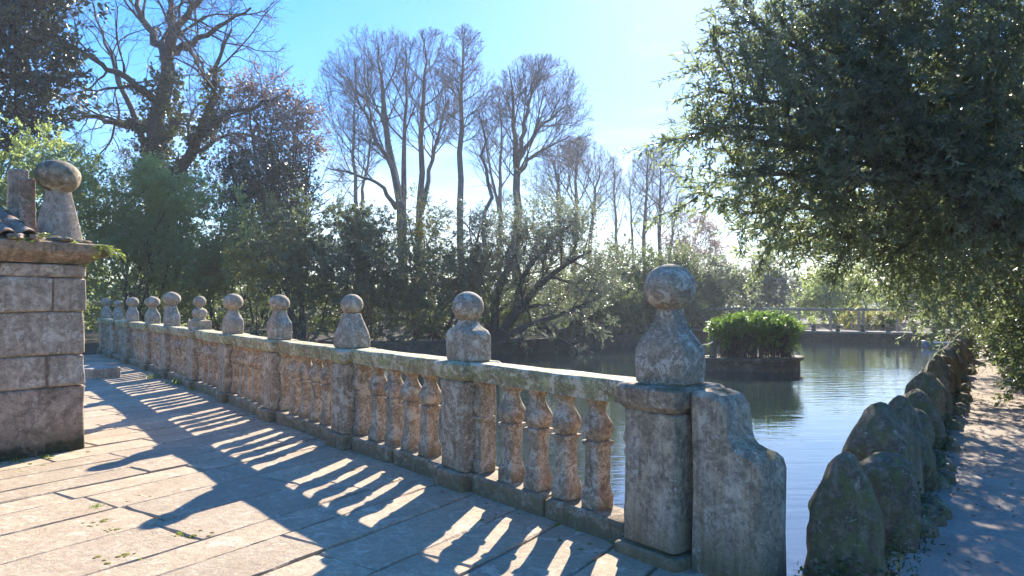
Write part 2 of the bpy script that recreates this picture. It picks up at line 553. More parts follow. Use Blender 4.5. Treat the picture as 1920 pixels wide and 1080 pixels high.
def crown_points(lobes, n, rng, gap=0.0, gfreq=1.4, seed=3, shell=0.3, up=0.35, zmin=0.05):
    """points in a union of ellipsoid lobes (centre, rx, ry, rz), mostly near the surface, with gaps"""
    C = np.array([l[0] for l in lobes], float)
    R = np.array([l[1:4] for l in lobes], float)
    w = np.prod(R, axis=1) ** 0.66
    out_p, out_d = [], []
    g = SN(seed, gfreq)
    got = 0
    for _ in range(30):
        m = int(n * 1.6)
        i = rng.choice(len(C), m, p=w / w.sum())
        u = unit(rng.normal(size=(m, 3)))
        rad = rng.uniform(0, 1, m) ** shell
        lump = 1 + 0.24 * SN(seed + 2, gfreq * 1.6)(C[i] + u * R[i])
        p = C[i] + u * R[i] * (rad * lump)[:, None]
        ok = (p[:, 2] > zmin) & (g(p) > -1.2 + gap * 1.6)
        p, u = p[ok], u[ok]
        out_p.append(p)
        out_d.append(unit(u * 0.8 + rng.normal(size=u.shape) * 0.45 + np.array([0, 0, up])))
        got += len(p)
        if got >= n: break
    return np.concatenate(out_p)[:n], np.concatenate(out_d)[:n]


def grow(start, dirs, ln, r0, r1, K, wander, trop, rng):
    B = len(start)
    P = np.empty((B, K, 3))
    P[:, 0] = start
    d = dirs.copy()
    st = (np.asarray(ln) / (K - 1))[:, None]
    for k in range(1, K):
        d = unit(d + rng.normal(size=(B, 3)) * wander + np.array([0, 0, trop]))
        P[:, k] = P[:, k - 1] + d * st
    t = np.linspace(0, 1, K)[None, :]
    R = np.asarray(r0)[:, None] * (1 - t) + np.asarray(r1)[:, None] * t
    return P, R


def env_dist(p, d, c, r):
    q, e = (p - c) / r, d / r
    a = (e * e).sum(1)
    b = (q * e).sum(1)
    cc = (q * q).sum(1) - 1
    disc = np.maximum(b * b - a * cc, 0)
    t = (-b + np.sqrt(disc)) / a
    return np.where(cc > 0, 0.0, t)


def children(P, R, n, t0, t1, ang, ratio, rng, env=None, maxlen=1e9, rr=0.6, up=0.0, minlen=0.15):
    B, K, _ = P.shape
    t = t0 + (t1 - t0) * (np.arange(n)[None, :] + rng.uniform(0, 1, (B, n))) / n
    f = t * (K - 1)
    i = np.clip(f.astype(int), 0, K - 2)
    fr = (f - i)[..., None]
    bi = np.arange(B)[:, None]
    s = P[bi, i] * (1 - fr) + P[bi, i + 1] * fr
    tang = unit(P[bi, i + 1] - P[bi, i])
    rad = R[bi, i] * (1 - fr[..., 0]) + R[bi, i + 1] * fr[..., 0]
    ph = rng.uniform(0, 6.283, (B, 1)) + np.arange(n)[None, :] * 2.399 + rng.normal(size=(B, n)) * 0.4
    ref = np.where(np.abs(tang[..., 2:3]) > 0.95, np.array([1.0, 0, 0]), np.array([0, 0, 1.0]))
    A = unit(np.cross(tang, ref))
    Bn = np.cross(tang, A)
    a = np.radians(rng.uniform(ang[0], ang[1], (B, n)))[..., None]
    d = tang * np.cos(a) + (A * np.cos(ph)[..., None] + Bn * np.sin(ph)[..., None]) * np.sin(a)
    d = unit(d + np.array([0, 0, up]))
    plen = np.linalg.norm(P[:, 1:] - P[:, :-1], axis=2).sum(1)[:, None]
    ln = plen * ratio * (1.15 - 0.6 * t) * rng.uniform(0.7, 1.25, (B, n))
    s, d, ln, rad = s.reshape(-1, 3), d.reshape(-1, 3), np.minimum(ln.ravel(), maxlen), rad.ravel()
    if env is not None:
        ln = np.minimum(ln, env_dist(s, d, env[0], env[1]) * rng.uniform(0.78, 1.03, len(ln)))
    ok = ln > minlen
    return s[ok], d[ok], ln[ok], rad[ok] * rr


def bare_tree(name, base, trunk, env, label, seed, n1=12, n2=9, n3=8, n4=6, group=None, t0=0.35, mat='twig', ang1=(22, 48), thick=1.0, cat='tree', fork=None, wander=0.05, tw=0.008):
    """leafless tree: trunk polyline(s) [(x,y,z,r)...] in world space and a crown envelope (centre, radii)"""
    rng = np.random.default_rng(seed)
    env = (np.array(env[0], float), np.array(env[1], float))
    root = empty(name, base)
    tag(root, label, cat, group)
    b0 = np.array(base)
    K = 12
    stems_P, stems_R = [], []
    for st in trunk:
        a = np.array(st, float)
        s = np.linspace(0, 1, len(a))
        q = np.linspace(0, 1, K)
        pr = np.stack([np.interp(q, s, a[:, c]) for c in range(4)], 1)
        pr[1:-1, :3] += rng.normal(size=(K - 2, 3)) * 0.06 * np.array([1, 1, 0.3])
        stems_P.append(pr[:, :3])
        stems_R.append(pr[:, 3])
    P0, R0 = np.array(stems_P), np.array(stems_R)
    R0[:, 0] *= 1.25
    V, Fq = tubes(P0, R0, 8)
    link('trunk', npmesh('trunk', V - b0, Fq, smooth=True), M['bark'], root)
    L1 = children(P0, R0, n1, t0, 0.98, ang1, 1.9, rng, env, rr=0.5, up=0.05)
    rl = np.minimum(L1[3], 0.013 * L1[2] + 0.012)
    P1, R1 = grow(L1[0], L1[1], L1[2], rl, np.maximum(rl * 0.2, 0.010), 10, wander, 0.05, rng)
    L2 = children(P1, R1, n2, 0.12, 0.97, (20, 52), 0.66, rng, env, rr=0.6, up=0.08)
    P2, R2 = grow(L2[0], L2[1], L2[2], L2[3], np.maximum(L2[3] * 0.3, tw), 7, wander * 1.2, 0.04, rng)
    L3 = children(P2, R2, n3, 0.15, 1.0, (20, 48), 0.55, rng, env, rr=0.6, up=0.07, minlen=0.2)
    P3, R3 = grow(L3[0], L3[1], L3[2], np.maximum(L3[3], tw * 1.1), np.full(len(L3[2]), tw * 0.8), 4, 0.12, 0.03, rng)
    prt = [tubes(P1, R1 * thick, 6), tubes(P2, R2 * thick, 4)]
    V, Fq = join(prt)
    lm = npmesh('limbs', V - b0, Fq, smooth=True)
    link('limbs', lm, M['bark'], root)
    tw_parts = [tubes(P3, R3, 3)]
    if n4:
        L4 = children(P3, R3, n4, 0.15, 1.0, (20, 50), 0.6, rng, env, maxlen=1.3, minlen=0.15)
        P4, R4 = grow(L4[0], L4[1], L4[2], np.full(len(L4[2]), tw * 0.8), np.full(len(L4[2]), tw * 0.45), 3, 0.12, 0.03, rng)
        tw_parts.append(tubes(P4, R4, 3))
    V, Fq = join(tw_parts)
    tag(link('twigs', npmesh('twigs', V - b0, Fq), M[mat], root), kind='stuff')
    return root, (P1, P2, P3)


def shrub(name, lobes, mat, label, seed, n=900, k=22, spray=0.42, leaf=0.10, cat='shrub', group=None, stems=8, gap=0.25, aspect=0.45,
          bark='bark_dark', shell=0.33, up=0.35, stem_r=0.05, gfreq=1.4, base=None, extra=None, spread=0.9, stem_to=0.75, zmin=0.05):
    """leafy shrub or tree: stems from the ground into the lobes, leaf sprays over them"""
    rng = np.random.default_rng(seed)
    lobes = [(np.array(l[0], float), *( (l[1],) * 3 if len(l) == 2 else l[1:])) for l in lobes]
    C = np.mean([l[0] for l in lobes], axis=0)
    b0 = np.array(base if base is not None else (C[0], C[1], 0.0), float)
    root = empty(name, b0)
    tag(root, label, cat, group)
    if stems:
        ii = rng.integers(0, len(lobes), stems)
        tg = np.array([lobes[i][0] + rng.normal(size=3) * np.array(lobes[i][1:4]) * 0.35 for i in ii])
        if stems >= len(lobes):
            for q in range(len(lobes)): tg[q] = lobes[q][0]
        st = np.repeat(b0[None], stems, 0) + np.c_[rng.normal(size=(stems, 2)) * 0.18, np.zeros(stems)]
        q = np.linspace(0, 1, 8)[None, :, None]
        up_ = np.array([0, 0, 1.0])
        mid = st * 0.5 + tg * 0.5 + up_ * 0.15 * np.linalg.norm(tg - st, axis=1)[:, None] + rng.normal(size=(stems, 3)) * 0.25
        P = st[:, None] * (1 - q) ** 2 + mid[:, None] * 2 * q * (1 - q) + tg[:, None] * q ** 2
        P[:, 1:-1] += rng.normal(size=(stems, 6, 3)) * 0.05
        r0 = stem_r * rng.uniform(0.7, 1.3, stems)
        t = np.linspace(0, 1, 8)[None]
        R = r0[:, None] * (1 - 0.8 * t)
        L1 = children(P, R, 7, 0.3, 1.0, (25, 65), 0.4, rng, rr=0.55)
        P1, R1 = grow(L1[0], L1[1], L1[2], L1[3], L1[3] * 0.3, 5, 0.18, 0.02, rng)
        V, Fq = join([tubes(P, R, 7), tubes(P1, R1, 4)])
        link('trunk', npmesh('trunk', V - b0, Fq, smooth=True), M[bark], root)
    bushy = name.endswith('shrub') or name == 'dark_thicket'
    if bushy:
        lobes = [(l[0], *(q * 1.12 for q in l[1:4])) for l in lobes]
        leaf *= 1.25
        n = int(n * 1.25)
        knobs = []
        for l in lobes:
            R_ = np.array(l[1:4])
            for _ in range(9):
                u = unit(rng.normal(size=(1, 3)) + np.array([[0, -0.25, 0.25]]))[0]
                f = rng.uniform(0.26, 0.46)
                knobs.append((l[0] + u * R_ * rng.uniform(0.78, 1.0), *(R_ * f)))
        lobes = [(l[0], *(q * 0.92 for q in l[1:4])) for l in lobes] + knobs
        shell, spray = shell * 0.6, spray * 0.72
    cen, ax = crown_points(lobes, n, rng, gap, gfreq, seed, shell, up, zmin)
    if extra is not None:
        cen, ax = np.concatenate([cen, extra[0]]), np.concatenate([ax, extra[1]])
    V, Fq, rnd, TP = sprays(cen, ax, rng, k, spray, leaf, aspect, spread, face=bushy)
    tag(link('crown', npmesh('crown', V - b0, Fq, rnd), M[mat], root), kind='stuff')
    return root, TP


# ------------------------------------------------------------------ layout of the place
B_DIR = np.array([0.558, 0.830])           # along the pond bank and the path
B_NOR = np.array([0.830, -0.558])          # away from the pond, towards the path
BANK0 = np.array([1.79, 3.85])
WATER_Z = -0.35


def bank(t, off=0.0):
    return BANK0 + B_DIR * t + B_NOR * off


PX = [1256, 878, 660, 524, 437, 374, 322, 286, 248, 221, 199]
PIER = [np.array([(PX[0] - 960) / F * 4.3, 4.3])]
for x in PX[1:]:
    kx = (x - 960) / F
    ds = np.linspace(PIER[-1][1] + 0.2, PIER[-1][1] + 2.1, 4000)
    D = np.hypot(kx * ds - PIER[-1][0], ds - PIER[-1][1])
    i = int(np.argmin(abs(D - 2.1)))
    PIER.append(np.array([kx * ds[i], ds[i]]))
BAL = unit((PIER[-1] - PIER[0])[None])[0]   # along the balustrade, away from the camera
BALN = np.array([-BAL[1], BAL[0]])          # towards the walkway (left of the row)
if BALN @ (-PIER[0]) < 0: BALN = -BALN
BAL_RZ = math.atan2(-BAL[1], -BAL[0])       # local +X towards the near end, local -Y towards the walkway?
# local frame for pier pieces: X along the row (towards near end), Y across (towards the water)
POND = [bank(-0.5, -0.1), bank(32.6, -0.1), np.array([9.0, 37.0]), np.array([6.6, 31.8]), np.array([0.8, 26.3]), np.array([-3.0, 24.8]),
        np.array([-9.0, 24.4]), np.array([-13.5, 24.6]), PIER[-1] + BAL * 0.3 - BALN * 0.1, PIER[0] - BAL * 0.62 - BALN * 0.1]


def inside(p, poly):
    x, y = p
    r = False
    for i in range(len(poly)):
        (x1, y1), (x2, y2) = poly[i], poly[i - 1]
        if (y1 > y) != (y2 > y) and x < (x2 - x1) * (y - y1) / (y2 - y1) + x1:
            r = not r
    return r


def poly_edges_dist(P, poly):
    d = np.full(len(P), 1e9)
    for i in range(len(poly)):
        a, b = np.array(poly[i - 1]), np.array(poly[i])
        ab = b - a
        t = np.clip(((P - a) @ ab) / (ab @ ab), 0, 1)
        d = np.minimum(d, np.linalg.norm(P - (a + t[:, None] * ab), axis=1))
    return d


# ground: one sheet to the horizon, hollowed under the pond
gx = np.concatenate([np.linspace(-320, -60, 14)[:-1], np.linspace(-60, -24, 14)[:-1], np.linspace(-24, 34, 146), np.linspace(34, 70, 14)[1:], np.linspace(70, 320, 14)[1:]])
gy = np.concatenate([np.linspace(-120, -12, 8)[:-1], np.linspace(-12, 44, 141), np.linspace(44, 90, 20)[1:], np.linspace(90, 330, 18)[1:]])
GX, GY = np.meshgrid(gx, gy)
G = np.stack([GX.ravel(), GY.ravel()], 1)
ins = np.array([inside(p, POND) for p in G])
dd = poly_edges_dist(G, POND)
z = np.where(ins, -np.clip((dd - 0.0) * 4, 0, 1.3) - 0.03, -0.03)
z += np.where(ins, 0, SN(4, 0.8)(np.c_[G, np.zeros(len(G))]) * 0.05 * np.clip((dd - 1.0) / 3, 0, 1))
z = np.where(~ins & (dd < 0.5), -0.06, z)
# the wooded bank beyond the pond rises a little
rise = np.clip((G[:, 1] - 27 - 0.35 * np.clip(G[:, 0], 0, 30)) / 25, 0, 1) * 1.1
z = np.where(ins, z, z + np.where(G[:, 0] < 12, rise, rise * 0.2))
nx, ny = len(gx), len(gy)
idx = np.arange(nx * ny).reshape(ny, nx)
Fq = np.stack([idx[:-1, :-1], idx[:-1, 1:], idx[1:, 1:], idx[1:, :-1]], -1).reshape(-1, 4)
tag(link('ground', npmesh('ground', np.c_[G, z], Fq, smooth=True), M['soil']), 'dark leaf strewn soil under the trees around the pond', 'ground', kind='structure')

# water
wp = [(p[0], p[1]) for p in POND]
cx, cy = np.mean(wp, axis=0)
wv = [(x + (x - cx) * 0.012, y + (y - cy) * 0.012, 0) for x, y in wp]
tag(link('water', pymesh('water', wv, [tuple(range(len(wv)))] if True else [], False), M['water'], loc=(0, 0, WATER_Z)),
    'still green pond water mirroring sky and trees', 'water', kind='structure')

# far hills on the horizon
hx = np.linspace(-310, 310, 60)
hv = [(x, 268, -2) for x in hx] + [(x, 280, 7.5 + 3 * math.sin(x * 0.018) + 1.5 * math.sin(x * 0.063 + 1)) for x in hx] + [(x, 325, -2) for x in hx]
hf = [(i + 60 * r, i + 1 + 60 * r, i + 61 + 60 * r, i + 60 + 60 * r) for r in (0, 1) for i in range(59)]
tag(link('hills', pymesh('hills', hv, hf), M['hill']), 'low wooded hills on the horizon', 'hills', kind='structure')

# path along the bank
pv, pf = [], []
nt = 80
offs = [0.12, 0.5, 0.9, 1.3, 1.7, 2.1]
prng = random.Random(3)
for i in range(nt + 1):
    t = -5 + i * 43 / nt
    for j, o in enumerate(offs):
        p = bank(t, o + (prng.uniform(-0.08, 0.08) if j == len(offs) - 1 else 0))
        pv.append((p[0], p[1], 0.004 + (0.012 * math.sin(t * 2.1 + j) if 0 < j < 5 else 0) + 0.012))
for i in range(nt):
    for j in range(len(offs) - 1):
        a = i * len(offs) + j
        pf.append((a, a + len(offs), a + len(offs) + 1, a + 1))
pm = pymesh('path', pv, pf, True, None)
tag(link('path', pm, M['path']), 'sandy path running along the stones beside the pond', 'path', kind='structure')

# walkway bed under the flagstones
WING_END = PIER[0] - BAL * 0.78
dom = [WING_END + BALN * 0.05] + [p - BALN * 0.02 for p in PIER] + [PIER[-1] - B_DIR * 6.5, np.array([-9.5, 5.0]), np.array([-6.5, -2.0]), np.array([0.6, -2.0]), np.array([1.25, 2.6])]
bc = pymesh('walkway_bed', [(p[0], p[1], 0) for p in dom], [tuple(range(len(dom)))[::-1]], False)
tag(link('walkway', bc, M['bed'], loc=(0, 0, 0.0100)), 'sandy bed of the walkway showing in its joints', 'walkway', kind='structure')


def clip_half(poly, a, n):
    """keep the part of a 2D polygon with (p-a).n >= 0"""
    out = []
    for i in range(len(poly)):
        p, q = poly[i - 1], poly[i]
        dp, dq = (p - a) @ n, (q - a) @ n
        if (dp >= 0) != (dq >= 0): out.append(p + (q - p) * (dp / (dp - dq)))
        if dq >= 0: out.append(q)
    return out


walk = bpy.data.objects['walkway']
C_DIR = np.array([-0.830, 0.558])
rs = random.Random(11)
v0 = -5.0
row = 0
P0 = PIER[0]
while v0 < 19.5:
    w = rs.choice([0.36, 0.44, 0.5, 0.58])
    g = rs.choice([0.003, 0.005, 0.008, 0.016])
    # where this row meets the balustrade
    mid = v0 + w / 2
    A = np.array([[B_DIR[0], -BAL[0]], [B_DIR[1], -BAL[1]]])
    u_end = np.linalg.solve(A, P0 - C_DIR * mid)[0]
    u = u_end + 0.25
    u_stop = u_end - 6.5
    first = True
    while u > u_stop:
        ln = rs.uniform(1.0, 2.4) if not first else rs.uniform(0.9, 2.2)
        u2 = u - ln
        first = False
        poly = [B_DIR * a + C_DIR * b for a, b in ((u - .002, v0 + g), (u - .002, v0 + w - g), (u2 + .002, v0 + w - g), (u2 + .002, v0 + g))]
        u = u2
        poly = clip_half(poly, P0 + BALN * 0.03, BALN)
        if mid < 0.8 and len(poly) > 2: poly = clip_half(poly, np.array([0.95, 2.6]), np.array([-1.0, 0.1]))
        if len(poly) < 3: continue
        c = np.mean(poly, axis=0)
        if c[1] < 1.2 or c[0] < -11: continue
        # rough outline
        ring = []
        for i in range(len(poly)):
            p, q = poly[i - 1], poly[i]
            L = np.linalg.norm(q - p)
            if L < 0.02: continue
            k = max(1, int(L / 0.13))
            for s in range(k):
                ring.append(p + (q - p) * s / k + np.array([rs.uniform(-1, 1), rs.uniform(-1, 1)]) * 0.008)
        if len(ring) < 3: continue
        ring = np.array(ring) - c
        ar = sum(ring[i - 1][0] * ring[i][1] - ring[i][0] * ring[i - 1][1] for i in range(len(ring)))
        if ar < 0: ring = ring[::-1]
        n = len(ring)
        if rs.random() < 0.6:      # a broken corner
            k0 = rs.randrange(n)
            for q in range(-1, 2):
                ring[(k0 + q) % n] *= 1 - rs.uniform(0.01, 0.045)
        inn = ring * (1 - 0.014 / np.maximum(np.linalg.norm(ring, axis=1), 0.05))[:, None]
        tz = rs.uniform(0.004, 0.011)
        tx, ty = rs.uniform(-0.003, 0.003), rs.uniform(-0.006, 0.006)
        V = [(p[0], p[1], -0.05) for p in ring] + [(p[0], p[1], tz - 0.009 + tx * p[0] + ty * p[1]) for p in ring] + [(p[0], p[1], tz + tx * p[0] + ty * p[1]) for p in inn]
        Fs = [(a * n + i, a * n + (i + 1) % n, (a + 1) * n + (i + 1) % n, (a + 1) * n + i) for a in (0, 1) for i in range(n)] + [tuple(2 * n + i for i in range(n))]
        link('flagstone', pymesh('flagstone', V, Fs, False), M['flag'], walk, loc=(c[0], c[1], 0.008))
    v0 += w

# ------------------------------------------------------------------ balustrade
balus = empty('balustrade', (P0[0], P0[1], 0), BAL_RZ)
tag(balus, 'long weathered stone balustrade with ball finials between walkway and pond', 'balustrade')
Xd = -BAL
Yd = np.array([-Xd[1], Xd[0]])      # local +Y
SGN = 1.0 if Yd @ BALN < 0 else -1.0  # +1: local +Y points to the water


def loc(p, z=0.0):
    d = np.asarray(p) - P0
    return (d @ Xd, d @ Yd, z)


CAP_Z0, CAP_Z1 = 0.905, 1.055
PW, PD = 0.175, 0.17
for i, p in enumerate(PIER):
    hw = 0.20 if i == 0 else PW
    hd = 0.20 if i == 0 else PD
    mat = M['pier0'] if i == 0 else M['balu']
    V, Fs = block(hw, hd, 0.17 if i else 0.10, CAP_Z0 - 0.004, 0.012, 30 + i, 0.006, 5)
    pier = link('pier', pymesh('pier', V, Fs), mat, balus, loc(p))
    V, Fs = block(hw + 0.045, hd + 0.05, -0.05, 0.168 if i else 0.098, 0.015, 60 + i, 0.008, 2)
    link('pier_foot', pymesh('pier_foot', V, Fs), mat, pier)
    e = 0.03
    secs = [(CAP_Z0, hw - 0.005, hd - 0.005, 14), (CAP_Z0 + 0.02, hw + e * 0.5, hd + e * 0.5, 14), (CAP_Z0 + 0.035, hw + e, hd + e, 14),
            (CAP_Z1 - 0.02, hw + e + 0.012, hd + e + 0.012, 14), (CAP_Z1, hw + e - 0.008, hd + e - 0.008, 12)]
    V, Fs = loft(secs, 28, 90 + i, 0.006, 9)
    link('pier_cap', pymesh('pier_cap', V, Fs), M['rail'] if i else mat, pier)

BLK = lambda w, h, n: [(0, w - 0.015, w - 0.015, n), (0.015, w, w, n), (h * 0.5, w * 1.01, w * 1.01, n), (h - 0.015, w, w, n)]


def finial_secs(w, h, nw, neck, n, style='pyramid'):
    """block of half width w, height h, concave neck of half width nw up to height neck"""
    s = BLK(w, h, n)
    if style == 'pear':
        m = neck
        return [(0, w * 0.9, w * 0.9, 7), (0.02, w, w, 7), (h * 0.5, w * 1.03, w * 1.03, 6), (h, w * 0.97, w * 0.97, 5), (h + (m - h) * 0.3, w * 0.80, w * 0.80, 4.5),
                (h + (m - h) * 0.65, w * 0.62, w * 0.62, 4), (m, w * 0.47, w * 0.47, 3)]
    for k in range(1, 9):
        t = k / 8
        f = (1 - t) ** 1.75
        hw = nw + (w * 0.985 - nw) * f
        s.append((h + 0.008 + (neck - h) * t, hw, hw, n + (5 - n) * t * 0.6))
    return s


#        block hw, block h, neck hw, neck z, n, ball r, flatten, style
FIN = [(0.178, 0.225, 0.062, 0.45, 12, 0.158, 0.90, 'pyramid', 0.10),
       (0.182, 0.235, 0.062, 0.335, 7.0, 0.132, 0.97, 'pyramid', 0.0),
       (0.176, 0.16, 0.08, 0.37, 6, 0.118, 0.92, 'pear', 0.0),
       (0.172, 0.205, 0.075, 0.37, 10, 0.132, 0.86, 'pyramid', 0.0),
       (0.176, 0.205, 0.062, 0.37, 6, 0.150, 0.86, 'pyramid', 0.06),
       (0.165, 0.17, 0.10, 0.27, 12, 0.112, 0.90, 'double', 0.0),
       (0.190, 0.22, 0.085, 0.42, 7, 0.168, 0.84, 'pyramid', 0.0),
       (0.185, 0.19, 0.075, 0.36, 7, 0.158, 0.82, 'pyramid', 0.1),
       (0.185, 0.20, 0.075, 0.37, 12, 0.150, 0.82, 'pyramid', 0.0),
       (0.165, 0.18, 0.065, 0.36, 12, 0.112, 0.80, 'pyramid', 0.0),
       (0.185, 0.18, 0.075, 0.36, 12, 0.155, 0.82, 'pyramid', 0.0)]
for i, p in enumerate(PIER):
    w, h, nw, neck, n, r, fl, style, rot = FIN[i]
    if style == 'double':
        secs = BLK(w, h, n) + [(h + 0.005, 0.10, 0.10, 4), (h + 0.04, 0.092, 0.092, 2.4), (h + 0.10, 0.125, 0.125, 2), (h + 0.14, 0.128, 0.128, 2), (h + 0.18, 0.11, 0.11, 2), (h + 0.205, 0.06, 0.06, 2), (h + 0.235, 0.055, 0.055, 2)]
        neck = h + 0.235
    else:
        secs = finial_secs(w, h, nw, neck, n, style)
    kd = lambda q: 1.0 if style == 'double' else 0.66 + 0.34 * min(1.0, max(0.0, (q[0] - h) / max(0.05, neck - h)))
    secs = [(q[0], q[1], q[2] * (kd(q) if i != 2 else 0.5 * kd(q) + 0.5), q[3]) for q in secs]
    V, Fs = loft(secs, 32, 200 + i, 0.005, 11)
    fin = link('finial', pymesh('finial', V, Fs, True, 34), M['finial'], balus, loc(p, CAP_Z1 - 0.002), rot)
    bs = []
    for k in range(13):
        a = -math.pi / 2 + 0.25 + (math.pi - 0.32) * k / 12
        q = max(0.012, math.cos(a) * r)
        bs.append((math.sin(a) * r * fl, q, q, 2.05))
    V, Fs = loft(bs, 28, 240 + i, 0.003, 12)
    link('ball', pymesh('ball', V, Fs, True, 60), M['finial'], fin, (0, 0, neck + r * fl - 0.012), rot=(0.05 * math.sin(i * 3), 0.06 * math.cos(i * 5), i))
bpy.data.objects['finial']['label'] = 'largest finial, plain granite ball on a faceted neck at the near end'
bpy.data.objects['finial.005']['label'] = 'finial with two balls one above the other'
bpy.data.objects['finial.002']['label'] = 'pear shaped finial under a small pale ball'


def baluster_mesh(seed, sc=1.0):
    a = 0.083
    H = CAP_Z0 - 0.17
    z = lambda t: 0.17 + H * t
    secs = [(z(0), 0.080, 0.080, 9), (z(0.11), 0.083, 0.083, 9), (z(0.135), 0.076, 0.076, 8), (z(0.20), 0.064, 0.064, 7), (z(0.30), 0.060, 0.060, 7),
            (z(0.48), 0.064, 0.064, 8), (z(0.565), 0.066, 0.066, 8), (z(0.57), 0.081, 0.081, 8), (z(0.605), 0.083, 0.083, 8), (z(0.612), 0.064, 0.064, 4),
            (z(0.65), 0.086, 0.086, 2.6), (z(0.71), 0.103, 0.103, 2.4), (z(0.76), 0.098, 0.098, 2.4), (z(0.82), 0.074, 0.074, 2.4), (z(0.88), 0.053, 0.053, 2.5),
            (z(0.925), 0.050, 0.050, 3), (z(0.965), 0.064, 0.064, 5), (z(0.985), 0.080, 0.080, 8), (z(1.0), 0.083, 0.083, 9)]
    V, Fs = loft(secs, 20, seed, 0.006, 16)
    return pymesh('baluster', V, Fs, True, 38)


BMESH = [baluster_mesh(500 + 7 * k) for k in range(5)]
for i in range(len(PIER) - 1):
    a, b = PIER[i], PIER[i + 1]
    d = (b - a) / np.linalg.norm(b - a)
    ang = math.atan2(-(d @ Yd), -(d @ Xd))
    s0 = (0.20 if i == 0 else PW)
    L = np.linalg.norm(b - a)
    A0, A1 = a + d * (s0 + 0.034), b - d * (PW + 0.034)
    hl = np.linalg.norm(A1 - A0) / 2
    mid = (A0 + A1) / 2
    # rail: moulded top course with a thin overhanging edge
    e = 0.19
    xs = np.linspace(-hl, hl, 9)
    prof = [(-0.100, CAP_Z0 + 0.002), (-0.104, CAP_Z0 + 0.045), (-0.116, CAP_Z0 + 0.06), (-0.125, CAP_Z1 - 0.05), (-0.129, CAP_Z1 - 0.018), (-0.118, CAP_Z1 - 0.004), (-0.05, CAP_Z1)]
    prof = prof + [(-y, zz) for y, zz in prof[::-1]]
    V = np.array([(x, y, zz) for x in xs for y, zz in prof])
    V[:, 1:] += np.c_[SN(i + 700, 9)(V), SN(i + 710, 9)(V)] * 0.005
    m = len(prof)
    Fs = [(k * m + q, k * m + (q + 1) % m, (k + 1) * m + (q + 1) % m, (k + 1) * m + q) for k in range(8) for q in range(m)] + [tuple(range(m))[::-1], tuple(8 * m + q for q in range(m))]
    link('rail', pymesh('rail', V, Fs, True, 35), M['rail'], balus, loc(mid), ang)
    # plinth stones
    B0, B1 = a + d * (s0 + 0.05), b - d * (PW + 0.05)
    hp = np.linalg.norm(B1 - B0)
    cuts = [0, random.uniform(0.42, 0.58), 1]
    for q in range(2):
        l0, l1 = cuts[q] * hp + 0.004, cuts[q + 1] * hp - 0.004
        c = B0 + d * (l0 + l1) / 2
        V, Fs = block((l1 - l0) / 2, 0.140 + random.uniform(-0.01, 0.012), -0.05, 0.168, 0.018, 800 + i * 3 + q, 0.007, 2)
        link('plinth_stone', pymesh('plinth_stone', V, Fs), M['balu'], balus, loc(c), ang)
    # half balusters against the piers, then four free balusters
    H0, H1 = a + d * (s0 + 0.052), b - d * (PW + 0.052)
    for q, hpnt in enumerate((H0, H1)):
        secs = [(0.172, 0.05, 0.082, 12), (0.26, 0.05, 0.082, 12), (0.28, 0.045, 0.065, 12), (0.58, 0.045, 0.066, 12), (0.59, 0.05, 0.082, 12), (0.62, 0.05, 0.082, 12),
                (0.625, 0.044, 0.066, 8), (0.69, 0.05, 0.10, 6), (0.76, 0.044, 0.08, 6), (0.82, 0.042, 0.055, 8), (0.87, 0.045, 0.065, 10), (CAP_Z0 - 0.002, 0.05, 0.082, 12)]
        V, Fs = loft(secs, 20, 900 + i * 2 + q, 0.004, 14)
        link('half_baluster', pymesh('half_baluster', V, Fs, True, 38), M['balu'], balus, loc(hpnt), ang)
    g0, g1 = a + d * (s0 + 0.10), b - d * (PW + 0.10)
    for q in range(4):
        c = g0 + (g1 - g0) * (q + 1) / 5
        link('baluster', BMESH[(i * 3 + q) % 5], M['balu'], balus, loc(c), ang + (q % 4) * math.pi / 2 + random.uniform(-0.05, 0.05))

# scrolled end piece beyond the first pier
prof = []
x0, x1 = 0.244, 0.80
pts = [(x0, 1.045), (0.36, 1.05), (0.44, 1.035), (0.47, 1.0), (0.478, 0.92), (0.487, 0.85), (0.508, 0.80), (0.545, 0.765), (0.60, 0.745), (0.65, 0.735), (0.69, 0.71), (0.708, 0.66)]
x1 = pts[-1][0]
out = pts + [(x1, 0.3), (x1, -0.05), (x0, -0.05), (x0, 0.5)]
th = 0.125
rings = []
for y, ins_ in ((-th, 0.03), (-th + 0.03, 0.0), (0, 0.0), (th - 0.03, 0.0), (th, 0.03)):
    c = np.array([0.5, 0.45])
    rr = []
    for (x, zz) in out:
        v = np.array([x, zz])
        if ins_:
            dlt = c - v
            v = v + dlt / np.linalg.norm(dlt) * ins_
        rr.append((max(v[0], x0), y, v[1]))
    rings.append(rr)
V = np.array([q for r_ in rings for q in r_])
V += np.c_[np.zeros(len(V)), SN(61, 7)(V) * 0.006, SN(62, 9)(V) * 0.006]
m = len(out)
Fs = [(k * m + q, k * m + (q + 1) % m, (k + 1) * m + (q + 1) % m, (k + 1) * m + q) for k in range(4) for q in range(m)] + [tuple(range(m))[::-1], tuple(4 * m + q for q in range(m))]
w_ = link('end_scroll', pymesh('end_scroll', V, Fs, True, 35), M['pier0'], balus, (0, 0, 0))
w_['label'] = 'stone end piece stepping down in a concave curve'

